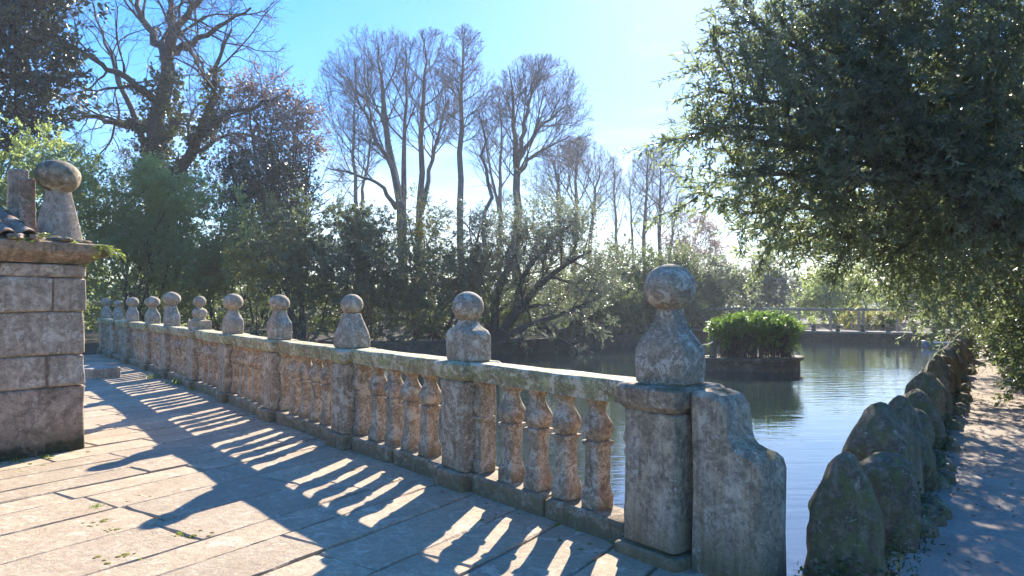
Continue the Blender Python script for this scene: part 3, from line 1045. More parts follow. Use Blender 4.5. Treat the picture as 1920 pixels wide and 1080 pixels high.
# retaining wall of the walkway, below the balustrade
def wall_strip(name, pts, z0, z1, thick, mat, label, cat='wall', kind=None, seg=1.0, amp=0.03, seed=1):
    """a rough wall along a polyline, as a thing with one long body"""
    P = []
    for i in range(len(pts) - 1):
        a, b = np.array(pts[i], float), np.array(pts[i + 1], float)
        k = max(1, int(np.linalg.norm(b - a) / seg))
        P += [a + (b - a) * s / k for s in range(k)]
    P.append(np.array(pts[-1], float))
    P = np.array(P)
    T = np.gradient(P, axis=0)
    T = unit(T)
    Nn = np.c_[-T[:, 1], T[:, 0]]
    hs_ = [z0, (z0 + z1) / 2, z1 - 0.02, z1]
    V = []
    for p, n in zip(P, Nn):
        for zz in hs_: V.append((*(p - n * (thick / 2 - (0.02 if zz == z1 else 0))), zz))
        for zz in hs_[::-1]: V.append((*(p + n * (thick / 2 - (0.02 if zz == z1 else 0))), zz))
    V = np.array(V)
    V[:, :2] += np.c_[SN(seed, 3)(V), SN(seed + 1, 3)(V)] * amp
    m = 8
    Fs = [(k * m + q, k * m + (q + 1) % m, (k + 1) * m + (q + 1) % m, (k + 1) * m + q) for k in range(len(P) - 1) for q in range(m)]
    Fs += [tuple(range(m))[::-1], tuple((len(P) - 1) * m + q for q in range(m))]
    return pymesh(name, V, Fs, True, 35)


me = wall_strip('retaining_wall', [PIER[-1] + BAL * 0.4 - BALN * 0.03, P0 - BAL * 0.76 - BALN * 0.03], -1.6, -0.053, 0.30, None, '', seed=9, amp=0.01)
tag(link('retaining_wall', me, M['pondwall']), 'dark stone retaining wall under the balustrade at the water', 'wall')

# ------------------------------------------------------------------ stone wall with tiled top at the left
WC = np.array([-4.42, 7.36])
WRZ = math.atan2(B_DIR[1], B_DIR[0])
swall = empty('stone_wall', (WC[0], WC[1], 0), WRZ)
tag(swall, 'granite block wall with mossy cornice and tiled top at the left', 'wall')


def wbox(name, x0, x1, y0, y1, z0, z1, mat, seed, bev=0.02, amp=0.008, parent=swall):
    V, Fs = block((x1 - x0) / 2, (y1 - y0) / 2, 0, z1 - z0, bev, seed, amp, 3)
    return link(name, pymesh(name, V, Fs), mat, parent, ((x0 + x1) / 2, (y0 + y1) / 2, z0))


wbox('wall_core', -3.2, -0.03, 0.03, 1.17, -0.05, 1.92, M['wall_low'], 1, 0.01, 0.0)
rw = random.Random(5)
COURSE = [(0.0, 0.69, [-0.0, -1.1, -2.1, -3.2], 'wall_low'), (0.69, 1.01, [0.0, -0.36, -1.15, -1.9, -2.6, -3.2], 'wall'), (1.01, 1.445, [0.0, -0.92, -1.7, -2.5, -3.2], 'wall'),
          (1.445, 1.79, [0.0, -0.31, -1.05, -1.8, -2.5, -3.2], 'wall'), (1.79, 1.925, [0.0, -0.78, -1.5, -2.4, -3.2], 'wall')]
sd = 1000
for z0, z1, xs, mt in COURSE:
    for k in range(len(xs) - 1):
        sd += 1
        g = 0.006
        jut = rw.uniform(-0.012, 0.008)
        wbox('stone_block', xs[k + 1] + g, xs[k] - g + (rw.uniform(-0.01, 0.012) if k == 0 else 0), jut, 0.34, z0 + g * 0.7, z1 - g * 0.7, M[mt], sd, 0.014, 0.010)
    # end and back faces
    wbox('stone_block', -0.40, rw.uniform(-0.012, 0.0), 0.352, 0.78, z0 + 0.004, z1 - 0.004, M[mt], sd + 200, 0.022, 0.008)
    wbox('stone_block', -0.40, rw.uniform(-0.012, 0.0), 0.792, 1.2, z0 + 0.004, z1 - 0.004, M[mt], sd + 300, 0.022, 0.008)
# cornice with cyma profile
for k, (x0, x1) in enumerate(((-0.98, 0.22), (-1.9, -0.985), (-3.3, -1.91))):
    hx_, hy_ = (x1 - x0) / 2, 0.74
    secs = [(0.0, hx_ - (0.13 if k == 0 else 0.0), hy_ - 0.13, 16, -0.06 if k == 0 else 0, 0), (0.05, hx_ - (0.08 if k == 0 else 0), hy_ - 0.08, 16, -0.03 if k == 0 else 0, 0),
            (0.10, hx_ - 0.01, hy_ - 0.01, 16), (0.13, hx_, hy_, 16), (0.20, hx_, hy_, 16), (0.215, hx_ - 0.02, hy_ - 0.02, 14)]
    V, Fs = loft(secs, 32, 1500 + k, 0.009, 8)
    link('cornice', pymesh('cornice', V, Fs), M['cornice'], swall, ((x0 + x1) / 2, 0.60, 1.93))
# barrel tiles rising to the back
tv, tf = [], []
for k in range(7):
    a = math.pi * k / 6
    for zz in range(2):
        r_ = 0.095 if zz == 0 else 0.08
        tv.append((math.cos(a) * r_, 0.42 * zz, math.sin(a) * r_))
        tv.append((math.cos(a) * (r_ - 0.014), 0.42 * zz, math.sin(a) * (r_ - 0.014)))
for k in range(6):
    a = k * 4
    tf += [(a, a + 4, a + 6, a + 2), (a + 1, a + 3, a + 7, a + 5), (a, a + 1, a + 5, a + 4), (a + 2, a + 6, a + 7, a + 3)]
tf += [(0, 2, 3, 1), (24, 25, 27, 26)]
tile_me = pymesh('roof_tile', tv, tf, True, 40)
for r_ in range(4):
    for c_ in range(13):
        x = -0.56 - c_ * 0.185 + rw.uniform(-0.015, 0.015)
        y = -0.10 + r_ * 0.30 + rw.uniform(-0.02, 0.02)
        zt = 2.145 + (y + 0.1) * 0.40 + rw.uniform(-0.006, 0.01)
        link('roof_tile', tile_me, M['tile'], swall, (x, y, zt), rot=(0.38, rw.uniform(-0.05, 0.05), rw.uniform(-0.06, 0.06)))
rv = [(-3.3, -0.12, 2.13), (-0.46, -0.12, 2.13), (-0.46, 1.25, 2.66), (-3.3, 1.25, 2.66), (-3.3, 1.25, 2.12), (-0.46, 1.25, 2.12)]
link('roof_bed', pymesh('roof_bed', rv, [(0, 1, 2, 3), (1, 5, 2), (0, 3, 4), (3, 2, 5, 4)], False), M['cornice'], swall)
# loose broken tiles and mortar along the cornice
for k in range(16):
    x = rw.uniform(-0.75, 0.05)
    V, Fs = block(rw.uniform(0.05, 0.12), rw.uniform(0.04, 0.08), 0, rw.uniform(0.03, 0.06), 0.012, 1700 + k, 0.008, 2, 12, 5)
    link('tile_fragment', pymesh('tile_fragment', V, Fs), M['tile'] if k % 3 else M['cornice'], swall, (x, rw.uniform(-0.1, 0.12), 2.135 + rw.uniform(0, 0.015)), rot=(rw.uniform(-.2, .2), rw.uniform(-.2, .2), rw.uniform(0, 3)))


def wl_world(x, y):
    return WC + B_DIR * x + C_DIR * y


# obelisk with squashed ball
ob = wl_world(-0.17, 0.22)
obel = empty('obelisk_finial', (ob[0], ob[1], 2.14), WRZ + 0.25)
tag(obel, 'tapering granite pedestal carrying a lichened ball on the wall corner', 'finial')
V, Fs = loft([(0, 0.172, 0.172, 16), (0.1, 0.155, 0.155, 16), (0.3, 0.122, 0.122, 16), (0.5, 0.09, 0.09, 15), (0.56, 0.085, 0.085, 14), (0.575, 0.07, 0.07, 8)], 32, 41, 0.006, 8)
link('pedestal', pymesh('pedestal', V, Fs), M['wall'], obel)
bs = [(math.sin(a) * 0.172, max(0.01, math.cos(a) * 0.212), max(0.01, math.cos(a) * 0.205), 2.1) for a in np.linspace(-1.45, 1.5, 15)]
V, Fs = loft(bs, 28, 43, 0.007, 9)
M['ball_moss'] = stone_mat('lichened_ball', (0.20, 0.17, 0.12), (0.36, 0.33, 0.26), (0.035, 0.037, 0.018), (0.50, 0.52, 0.52), stain=0.85, lichen=0.9, moss=0.85, top_moss=0.3, moss_c=(0.028, 0.032, 0.013), scale=0.9)
link('ball', pymesh('ball', V, Fs, True, 70), M['ball_moss'], obel, (0, 0, 0.70), rot=(0.0, 0.12, -WRZ - 0.25))
# slim stone post behind it
pp = wl_world(-0.34, 0.52)
V, Fs = block(0.075, 0.10, 0, 0.68, 0.015, 47, 0.008, 5)
sp_ = link('stone_post', pymesh('stone_post', V, Fs), M['tile'], None, (pp[0], pp[1], 2.14), WRZ - 0.3)
tag(sp_, 'slim lichen spotted stone post behind the obelisk on the wall top', 'post')
pp2 = wl_world(-0.36, 0.68)
V, Fs = block(0.09, 0.085, 0, 0.79, 0.015, 48, 0.008, 5)
sp_ = link('stone_post', pymesh('stone_post.001', V, Fs), M['wall'], None, (pp2[0], pp2[1], 2.14), WRZ - 0.3)
tag(sp_, 'taller plain stone post standing farther back on the wall top', 'post')

# ferns growing on the wall top
def fern(pos, n, ln, label, seed, droop=0.5, spread=(0, 6.28), up=0.7):
    rng = np.random.default_rng(seed)
    root = empty('fern', pos)
    tag(root, label, 'fern', 'ferns growing on the wall top')
    for k in range(n):
        az = rng.uniform(*spread)
        d = unit(np.array([[math.cos(az), math.sin(az), up * rng.uniform(0.6, 1.3)]]))
        L = ln * rng.uniform(0.6, 1.15)
        P, R = grow(np.zeros((1, 3)), d, np.array([L]), np.array([0.003]), np.array([0.001]), 8, 0.06, -droop * 0.3, rng)
        parts = [tubes(P, R, 3)]
        t = np.repeat(np.linspace(0.12, 0.99, 17), 2)
        f = t * 7
        i = np.clip(f.astype(int), 0, 6)
        p = P[0, i] * (1 - (f - i))[:, None] + P[0, i + 1] * (f - i)[:, None]
        tg = unit(P[0, i + 1] - P[0, i])
        sd_ = unit(np.cross(tg, np.array([0, 0, 1.0])))
        sd_[::2] *= -1
        dr = unit(sd_ + tg * 0.45 + rng.normal(size=p.shape) * 0.1)
        pl = L * 0.20 * np.sin(np.clip(t, 0.05, 0.97) * math.pi) ** 0.7
        V, Fq = leaves(p, dr, pl, np.full(len(pl), L * 0.036), rng, 0.03)
        parts.append((V, Fq))
        V, Fq = join(parts)
        link('frond', npmesh('frond', V, Fq, rng.uniform(0.2, 0.9, len(Fq))), M['grass'], root)


for k, (x, y, n, L, lab) in enumerate(((0.10, -0.08, 9, 0.30, 'yellow green fern hanging off the cornice corner'), (-0.10, -0.05, 6, 0.22, 'small fern at the foot of the obelisk'),
                                        (-0.52, -0.06, 9, 0.27, 'green fern among the tiles left of the obelisk'), (-0.72, -0.02, 6, 0.22, 'little fern under the tile ends at the picture edge'))):
    q = wl_world(x, y)
    fern((q[0], q[1], 2.13), n, L, lab, 70 + k, 0.95 if k == 0 else 0.5, (-1.5, 0.9) if k == 0 else (0, 6.28), 0.5 if k == 0 else 0.9)

V, Fs = block(0.32, 0.5, -0.03, 0.23, 0.02, 77, 0.01, 2)
o = link('stone_bench', pymesh('stone_bench', V, Fs), M['wall'], None, (-8.45, 14.3, 0), WRZ)
tag(o, 'low stone bench block beyond the end of the granite wall', 'bench')

# ------------------------------------------------------------------ pond banks
me = wall_strip('pond_wall', [bank(-0.22, -0.02), bank(33.2, -0.02)], -1.6, 0.02, 0.40, None, '', seed=21, amp=0.02)
par = empty('stone_parapet', (*bank(0), 0), WRZ)
tag(par, 'parapet of rough pointed and rounded mossy stones along the path edge', 'parapet')
o = link('wall_base', me, M['pondwall'], par)
o.matrix_parent_inverse = par.matrix_basis.inverted()


def bank_stone(kind, w, dpt, h, seed):
    r = random.Random(seed)
    lean = r.uniform(-0.03, 0.03)
    if kind == 'point':
        k1 = r.uniform(0.50, 0.66)
        s = [(-0.12, w, dpt * 1.05, 6), (0.1, w, dpt * 1.05, 6), (h * k1, w * 0.97, dpt, 5.5), (h * (k1 + 0.04), w * 0.95, dpt * 0.96, 5.5),
             (h * 0.94, w * 0.68, dpt * 0.30, 5, lean * .5, lean), (h * 0.98, w * 0.60, dpt * 0.18, 4, lean * .5, lean), (h, w * 0.45, dpt * 0.03, 3, lean * .5, lean)]
    else:
        s = [(-0.12, w, dpt, 4), (0.1, w * 1.02, dpt, 4), (h * 0.45, w * 1.02, dpt, 3.4)]
        for k in range(1, 7):
            a = math.pi / 2 * k / 6.2
            s.append((h * (0.45 + 0.55 * math.sin(a)), w * math.cos(a) ** 0.8, dpt * math.cos(a) ** 0.8, 2.6))
    zz = [q[0] for q in s]
    arr = np.array([[*q[:4], *(q[4:6] if len(q) > 4 else (0, 0))] for q in s])
    zn = np.unique(np.concatenate([np.linspace(zz[0], zz[-1], 20), zz]))
    s2 = [tuple(np.interp(z_, zz, arr[:, c]) for c in range(6)) for z_ in zn]
    V, Fs = loft(s2, 40, seed, 0.014, 8)
    V += np.c_[SN(seed + 3, 17)(V), SN(seed + 4, 17)(V), SN(seed + 5, 14)(V)] * 0.008 + np.c_[SN(seed + 13, 38)(V), SN(seed + 14, 38)(V), SN(seed + 15, 30)(V)] * 0.004
    rn = np.random.default_rng(seed)
    cc = np.array([0, 0, h * 0.45])
    for _ in range(9):                      # split faces: everything beyond a plane is pressed back on to it
        n_ = unit(rn.normal(size=(1, 3)) * np.array([1, 1, 0.55]))[0]
        dd_ = (V - cc) @ n_
        lim = np.percentile(dd_, rn.uniform(86, 94))
        V -= np.outer(np.clip(dd_ - lim, 0, None) * 0.85, n_)
    return pymesh('bank_stone', V, Fs, True, 32)


rb = random.Random(8)
spec = [(0.0, 0.02, 'point', 0.21, 0.19, 0.74), (0.95, 0.12, 'round', 0.25, 0.23, 0.57), (1.85, -0.02, 'point', 0.27, 0.26, 0.76), (2.5, 0.08, 'round', 0.25, 0.23, 0.52)]
t = 3.1
kk = 0
while t < 32.5:
    spec.append((t, rb.uniform(-0.04, 0.06), 'point' if kk % 2 == 0 or rb.random() < .4 else 'round', rb.uniform(0.22, 0.29), rb.uniform(0.19, 0.26), rb.uniform(0.60, 0.74) if kk % 2 == 0 else rb.uniform(0.42, 0.60)))
    t += rb.uniform(0.66, 0.86)
    kk += 1
for k, (t, o_, kind, w, dp, h) in enumerate(spec):
    link('bank_stone', bank_stone(kind, w, dp, h, 300 + k), M['mossy'], par, (t, -o_, 0), rb.uniform(-0.25, 0.25))
bpy.data.objects['bank_stone']['label'] = 'nearest mossy stone with a blunt point'
bpy.data.objects['bank_stone.001']['label'] = 'low rounded grey stone'
# small stones between the big ones
for k in range(40):
    V, Fs = loft([(-0.05, 0.08, 0.07, 3), (0.02, 0.11, 0.09, 3), (0.08, 0.09, 0.08, 2.6), (0.13, 0.03, 0.03, 2)], 10, 2200 + k, 0.012, 12)
    link('rubble_stone', pymesh('rubble_stone', V, Fs, True, 60), M['mossy'], par, (rb.uniform(0.3, 24), -0.27 - rb.uniform(0, 0.08), 0), rb.uniform(0, 3))

# far retaining wall with coping, balls and the low pergola
FW0, FW1 = bank(32.9, 0.1), np.array([9.0, 37.0])
fw = empty('pond_end_wall', (FW0[0], FW0[1], 0))
tag(fw, 'long dark pond end wall with pale coping beneath the pergola', 'wall')
dF = (FW1 - FW0) / np.linalg.norm(FW1 - FW0)
LF = np.linalg.norm(FW1 - FW0)
arz = math.atan2(dF[1], dF[0])
me = wall_strip('wall_base', [(0, 0), tuple(dF * LF)], -1.6, 0.05, 0.5, None, '', seed=31, amp=0.02)
link('wall_base', me, M['pondwall'], fw)
nC = 12
for k in range(nC):
    a, b = LF * k / nC + 0.01, LF * (k + 1) / nC - 0.01
    V, Fs = block((b - a) / 2, 0.28, 0.05, 0.14, 0.012, 400 + k, 0.006, 1)
    c = dF * (a + b) / 2
    link('coping_stone', pymesh('coping_stone', V, Fs), M['coping'], fw, (c[0], c[1], 0), arz)
    V, Fs = loft([(0.142, 0.10, 0.10, 8), (0.24, 0.10, 0.10, 8), (0.26, 0.06, 0.06, 3), (0.30, 0.10, 0.10, 2), (0.37, 0.115, 0.115, 2), (0.44, 0.08, 0.08, 2), (0.47, 0.02, 0.02, 2)], 12, 430 + k, 0.004)
    c = dF * (a + 0.12)
    link('wall_finial', pymesh('wall_finial', V, Fs), M['mossy'], fw, (c[0], c[1], 0), arz)
per = empty('pergola', (FW0[0], FW0[1], 0), arz)
tag(per, 'low pergola of slim posts under a pale horizontal beam at the pond end', 'pergola')
for k in range(9):
    x = 1.5 + k * 1.42
    for q in ((0, 0.07), (0.2, 0.05)) if k in (2, 5) else ((0, 0.06),):
        V, Fs = loft([(0.0, q[1] * 1.1, q[1] * 1.1, 8), (0.5, q[1], q[1], 6), (1.12, q[1] * 0.9, q[1] * 0.9, 6)], 10, 450 + k, 0.004)
        link('pergola_post', pymesh('pergola_post', V, Fs), M['coping'], per, (x + q[0], -0.55, 0.0))
pr_ = np.random.default_rng(5)
for y, hgt in ((-0.55, 1.155), (-1.5, 1.16)):
    xs = np.linspace(0.4, 13.6, 14)
    P = np.stack([xs, np.full(14, y), hgt + pr_.normal(size=14) * 0.015], 1)[None]
    V, Fq = tubes(P, np.full((1, 14), 0.06), 6)
    link('beam', npmesh('beam', V, Fq, smooth=True), M['coping'], per)
for k in range(18):
    x = 0.6 + k * 0.75
    V, Fq = tubes(np.array([[[x, -0.4, 1.215], [x + 0.03, -1.65, 1.215]]]), np.full((1, 2), 0.025), 5)
    link('crossbar', npmesh('crossbar', V, Fq), M['coping'], per)

# bank on the far left side of the pond, with its own row of stones
LB = [np.array([9.0, 36.9]), np.array([6.6, 31.9]), np.array([0.8, 26.4]), np.array([-3.0, 24.9]), np.array([-9.0, 24.5]), np.array([-13.6, 24.7])]
fl_ = empty('bank_wall', (LB[1][0], LB[1][1], 0))
tag(fl_, 'dark overgrown pond wall under the far trees with small rounded stones', 'wall')
me = wall_strip('wall_base', [tuple(p - LB[1]) for p in LB], -1.6, 0.16, 0.5, None, '', seed=51, amp=0.05)
link('wall_base', me, M['pondwall'], fl_)
seg = LB[2] - LB[1]
for k in range(15):
    c = seg * (0.02 + k * 0.06)
    h = 0.34 if k % 2 else 0.48
    link('bank_stone', bank_stone('round' if k % 2 else 'point', 0.17, 0.17, h, 600 + k), M['mossy'], fl_, (c[0], c[1], 0.17), k)

# ------------------------------------------------------------------ island, hedge, rope, boat
IC = np.array([6.75, 19.9])
isl = empty('island', (IC[0], IC[1], WATER_Z), 0.15)
tag(isl, 'small boat shaped stone island with a pale rim in the pond', 'island')


def island_ring(r, z, nn=40):
    o_ = []
    for k in range(nn):
        a = 2 * math.pi * k / nn
        c, s_ = math.cos(a), math.sin(a)
        x = 1.42 * r * c - (0.22 * r * max(0, -c) ** 3)
        y = 0.95 * r * s_ * (1 - 0.35 * max(0, -c) ** 2)
        o_.append((x, y, z))
    return o_


rings = [island_ring(0.96, -0.6), island_ring(0.955, 0.24), island_ring(1.02, 0.27), island_ring(1.025, 0.345), island_ring(1.01, 0.36), island_ring(0.86, 0.36), island_ring(0.86, 0.30)]
V = [q for r_ in rings for q in r_]
m = 40
Fs = [(k * m + q, k * m + (q + 1) % m, (k + 1) * m + (q + 1) % m, (k + 1) * m + q) for k in range(len(rings) - 1) for q in range(m)]
V = np.array(V)
V += np.c_[SN(81, 5)(V), SN(82, 5)(V), SN(83, 5)(V) * 0.4] * 0.015
M['isl'] = stone_mat('island_stone', (0.10, 0.088, 0.07), (0.17, 0.15, 0.12), (0.03, 0.027, 0.02), (0.42, 0.41, 0.37), stain=0.6, lichen=0.55, scale=1.0)
link('kerb', pymesh('kerb', V, Fs, True, 40), M['isl'], isl)
link('soil', pymesh('soil', island_ring(0.87, 0.34), [tuple(range(40))], False), M['soil'], isl)

hr = np.random.default_rng(17)
hed = empty('clipped_hedge', (IC[0] + 0.10, IC[1], 0.0), 0.15)
tag(hed, 'clipped flat topped bright green hedge growing on the island', 'hedge')
n = 170
a = hr.uniform(0, 6.283, n)
rr_ = np.sqrt(hr.uniform(0.25, 1, n))
st = np.c_[1.08 * rr_ * np.cos(a), 0.68 * rr_ * np.sin(a), np.zeros(n)]
P, R = grow(st, unit(np.c_[hr.normal(size=(n, 2)) * 0.12, np.ones(n)]), hr.uniform(0.6, 0.95, n), np.full(n, 0.018), np.full(n, 0.010), 6, 0.12, 0.1, hr)
L1 = children(P, R, 4, 0.3, 1, (20, 50), 0.45, hr)
P1, R1 = grow(L1[0], L1[1], L1[2], L1[3], L1[3] * 0.5, 4, 0.15, 0.05, hr)
V, Fq = join([tubes(P, R, 5), tubes(P1, R1, 3)])
link('stems', npmesh('stems', V, Fq, smooth=True), M['bark_dark'], hed)
n = 1500
a = hr.uniform(0, 6.283, n)
rr_ = hr.uniform(0, 1, n) ** 0.5
lump = 1 + 0.07 * np.sin(a * 5 + 1) + 0.04 * np.sin(a * 11)
cen = np.c_[1.25 * rr_ * np.cos(a) * lump, 0.82 * rr_ * np.sin(a) * lump, 0.62 + (hr.uniform(0, 1, n) ** 0.7 - 0.35 * rr_ ** 3) * (0.42 + 0.07 * np.sin(a * 3 + rr_ * 5) + 0.04 * np.sin(a * 9)) * (1.05 - 0.5 * rr_ ** 3)]
low = hr.uniform(0, 1, n) < 0.14
cen[low, 2] = hr.uniform(0.15, 0.6, low.sum())
ax = unit(np.c_[np.cos(a) * rr_ * 0.5, np.sin(a) * rr_ * 0.5, np.full(n, 0.7)] + hr.normal(size=(n, 3)) * 0.35)
V, Fq, rnd, TP = sprays(cen, ax, hr, 14, 0.19, 0.085, 0.5)
tag(link('crown', npmesh('crown', V, Fq, rnd), M['leaf_bright'], hed), kind='stuff')
# grasses and a stump at the ends of the island
V, Fs = loft([(0, 0.10, 0.10, 3), (0.3, 0.085, 0.085, 3), (0.55, 0.09, 0.09, 3), (0.62, 0.05, 0.05, 2)], 12, 85, 0.012, 9)
o = link('stone_post', pymesh('stone_post.002', V, Fs), M['mossy'], None, (IC[0] - 1.2, IC[1] - 0.32, 0.0))
tag(o, 'dark weathered little post at the left tip of the island', 'post')

# rope from the first finial to the island
q = np.linspace(0, 1, 24)
n0 = np.array([P0[0], P0[1], 1.47]) + np.array([*( -BAL * 0.09), 0])
pth = [n0, np.array([*(P0 - BAL * 0.12 - BALN * 0.03), 1.37]), np.array([*(P0 - BAL * 0.172 - BALN * 0.06), 1.29])]
n1 = np.array([IC[0] - 1.2, IC[1] - 0.32, 0.45])
sg = [pth[2] * (1 - s) + n1 * s - np.array([0, 0, 0.02 * 4 * s * (1 - s)]) for s in q]
P = np.array(pth[:2] + sg)[None]
V, Fq = tubes(P, np.full((1, P.shape[1]), 0.0045), 6)
tag(link('rope', npmesh('rope', V, Fq, smooth=True), M['rope']), 'thin rope slung from the nearest finial to the island', 'rope')

# little boat moored by the far bank
bo = bank(29.6, -0.95)
boat = empty('rowing_boat', (bo[0], bo[1], WATER_Z), WRZ + math.pi / 2 + 0.25)
boat.scale = (0.7, 0.7, 0.7)
tag(boat, 'small pale rowing boat moored by the far bank stones', 'boat')
secs_x = np.linspace(-1.0, 1.0, 13)
hv = []
for x in secs_x:
    b_ = 0.42 * (1 - max(0, x) ** 2.4 * 0.98) * (1 - max(0, -x) ** 4 * 0.35)
    zt = 0.30 + 0.10 * x * x
    for k in range(9):
        s_ = -1 + k / 4
        hv.append((x, b_ * math.copysign(abs(s_) ** 0.7, s_), -0.10 + (zt + 0.10) * abs(s_) ** 2.2))
hf = [(i * 9 + k, (i + 1) * 9 + k, (i + 1) * 9 + k + 1, i * 9 + k + 1) for i in range(12) for k in range(8)] + [tuple(range(9))[::-1]]
hull = pymesh('hull', hv, hf, True, 50)
o = link('hull', hull, M['boat_blue'], boat)
md = o.modifiers.new('skin_depth', 'SOLIDIFY')
md.thickness = 0.025
for sgn in (0, 8):
    P = np.array([[hv[i * 9 + sgn] for i in range(13)]]) + np.array([0, 0, 0.01])
    V, Fq = tubes(P, np.full((1, 13), 0.03), 6)
    link('gunwale', npmesh('gunwale', V, Fq, smooth=True), M['boat_white'], boat)
for x in (-0.55, 0.1):
    V, Fs = block(0.11, 0.36, 0.17, 0.20, 0.006, 88, 0, 1)
    link('seat', pymesh('seat', V, Fs), M['boat_white'], boat, (x, 0, 0))

# ------------------------------------------------------------------ trees and shrubs
def lob(px, py, d, r, flat=1.0, dy=None):
    c = at(px, py, d)
    return ((c.x, c.y, c.z), r, dy or r, r * flat)


# bare limes beyond the pond
G_L = 'tall bare trees beyond the pond'


def lime(name, px, d, top_py, half_px, label, seed, stems, clear_py, group=G_L, **kw):
    """stems: list of [(px, py, dd, r)...]"""
    tr = []
    for s in stems:
        tr.append([(*at(x, y, d + dd), r * 0.82) for x, y, dd, r in s])
    top = at(px, top_py, d).z
    bot = at(px, clear_py, d).z
    c = at(px, (top_py + clear_py) / 2, d)
    hw = half_px / F * d
    b = tr[0][0]
    return bare_tree(name, (b[0], b[1], b[2]), tr, ((c.x, c.y, c.z - 0.04 * (top - bot)), (hw * 1.12, hw, (top - bot) * 0.54)), label, seed, group=group, **kw)


lime('lime_tree', 708, 46, 38, 114, 'widest bare tree with several stems and domed crown left of centre', 101,
     [[(762, 600, 0, .42), (750, 400, 0, .34), (728, 250, .5, .24), (712, 130, 1, .10), (706, 70, 1, .03)],
      [(758, 470, 0, .30), (742, 330, -.5, .22), (690, 230, -1, .13), (655, 150, -1.5, .05)],
      [(756, 430, 0, .28), (758, 300, 1, .2), (762, 180, 1.5, .1), (760, 80, 1.5, .03)],
      [(744, 390, 0, .2), (715, 345, -1, .14), (660, 325, -2, .09), (612, 315, -2, .03)]], 400, n1=10, n2=8, n3=6, n4=4, t0=0.40, ang1=(25, 72))
lime('lime_tree', 805, 48, 50, 74, 'slender bare tree with a narrow crown just right of the widest one', 102,
     [[(790, 600, 0, .36), (786, 400, 0, .28), (790, 230, 0, .2), (796, 130, 0, .1), (798, 70, 0, .03)],
      [(788, 400, 0, .24), (815, 290, 1, .15), (838, 190, 1, .06)]], 330, n1=13, n2=8, n3=6, n4=4, t0=0.38, ang1=(30, 70))
lime('lime_tree', 870, 44, 42, 62, 'tallest straight bare tree with an oval crown above a long clear trunk', 103,
     [[(866, 600, 0, .30), (864, 400, 0, .25), (862, 260, 0, .2), (866, 160, 0, .12), (870, 60, 0, .03)]], 320, n1=26, n2=9, n3=6, n4=4, t0=0.44, ang1=(35, 75))
lime('lime_tree', 1010, 44, 100, 98, 'broad bare tree forking low into a wide fan right of centre', 104,
     [[(966, 600, 0, .36), (968, 400, 0, .3), (970, 305, 0, .26), (962, 230, 0, .14), (955, 130, 0, .04)],
      [(970, 300, 0, .22), (1010, 240, 1, .13), (1060, 200, 1.5, .05)],
      [(969, 310, 0, .2), (985, 220, -1, .13), (1005, 130, -1, .04)],
      [(970, 330, 0, .16), (1000, 290, -1, .1), (1070, 255, -1.5, .03)]], 345, n1=10, n2=8, n3=6, n4=4, t0=0.3, ang1=(25, 70))
lime('lime_tree', 1072, 56, 255, 92, 'lower rounded bare tree of many thin stems behind the fanned one', 105,
     [[(1075, 600, 0, .3), (1078, 430, 0, .24), (1082, 330, 0, .12), (1085, 270, 0, .04)],
      [(1060, 600, 1, .22), (1050, 430, 1, .18), (1040, 300, 1, .05)],
      [(1100, 600, -1, .22), (1108, 430, -1, .17), (1125, 310, -1, .05)]], 430, n1=14, n2=8, n3=6, n4=4, t0=0.33, ang1=(25, 65))
lime('lime_tree', 1152, 60, 290, 28, 'thinnest bare tree in the gap between two rounded crowns', 106,
     [[(1157, 600, 0, .2), (1156, 450, 0, .15), (1152, 350, 0, .08), (1150, 295, 0, .03)]], 450, n1=14, n2=7, n3=5, n4=3, t0=0.35)
lime('lime_tree', 1228, 58, 270, 58, 'bare tree of upright stems standing right of the thinnest one', 107,
     [[(1210, 600, 0, .26), (1208, 450, 0, .2), (1212, 340, 0, .1), (1215, 280, 0, .03)],
      [(1232, 600, 0, .26), (1236, 450, 0, .2), (1238, 350, 0, .1), (1240, 280, 0, .03)],
      [(1250, 600, 1, .2), (1258, 450, 1, .14), (1272, 360, 1, .04)],
      [(1190, 600, 1, .18), (1186, 450, 1, .13), (1180, 350, 1, .04)]], 460, n1=14, n2=7, n3=6, n4=4, t0=0.30, ang1=(30, 68))
lime('lime_tree', 668, 57, 110, 62, 'fainter bare tree standing behind the left half of the widest one', 111,
     [[(672, 600, 0, .3), (670, 420, 0, .24), (664, 280, 0, .15), (666, 130, 0, .04)], [(671, 420, 0, .2), (690, 300, 1, .12), (700, 190, 1, .04)]], 400, n1=13, n2=7, n3=6, n4=3, t0=0.33, ang1=(30, 68))
lime('lime_tree', 938, 60, 150, 62, 'fainter bare tree behind the crooked dead trunk', 112,
     [[(935, 600, 0, .3), (936, 420, 0, .24), (940, 300, 0, .14), (938, 165, 0, .04)], [(936, 400, 0, .18), (915, 300, -1, .1), (905, 210, -1, .04)]], 400, n1=13, n2=7, n3=6, n4=3, t0=0.33, ang1=(30, 68))
# dead snag
lime('dead_tree', 908, 40, 195, 34, 'crooked dead trunk with short stubby branches between two tall trees', 108,
     [[(912, 600, 0, .18), (908, 420, 0, .15), (920, 360, .2, .13), (905, 300, 0, .11), (908, 250, 0, .08), (895, 205, 0, .03)]], 300, group=None, n1=8, n2=4, n3=3, n4=0, t0=0.45, ang1=(35, 75), wander=0.2)

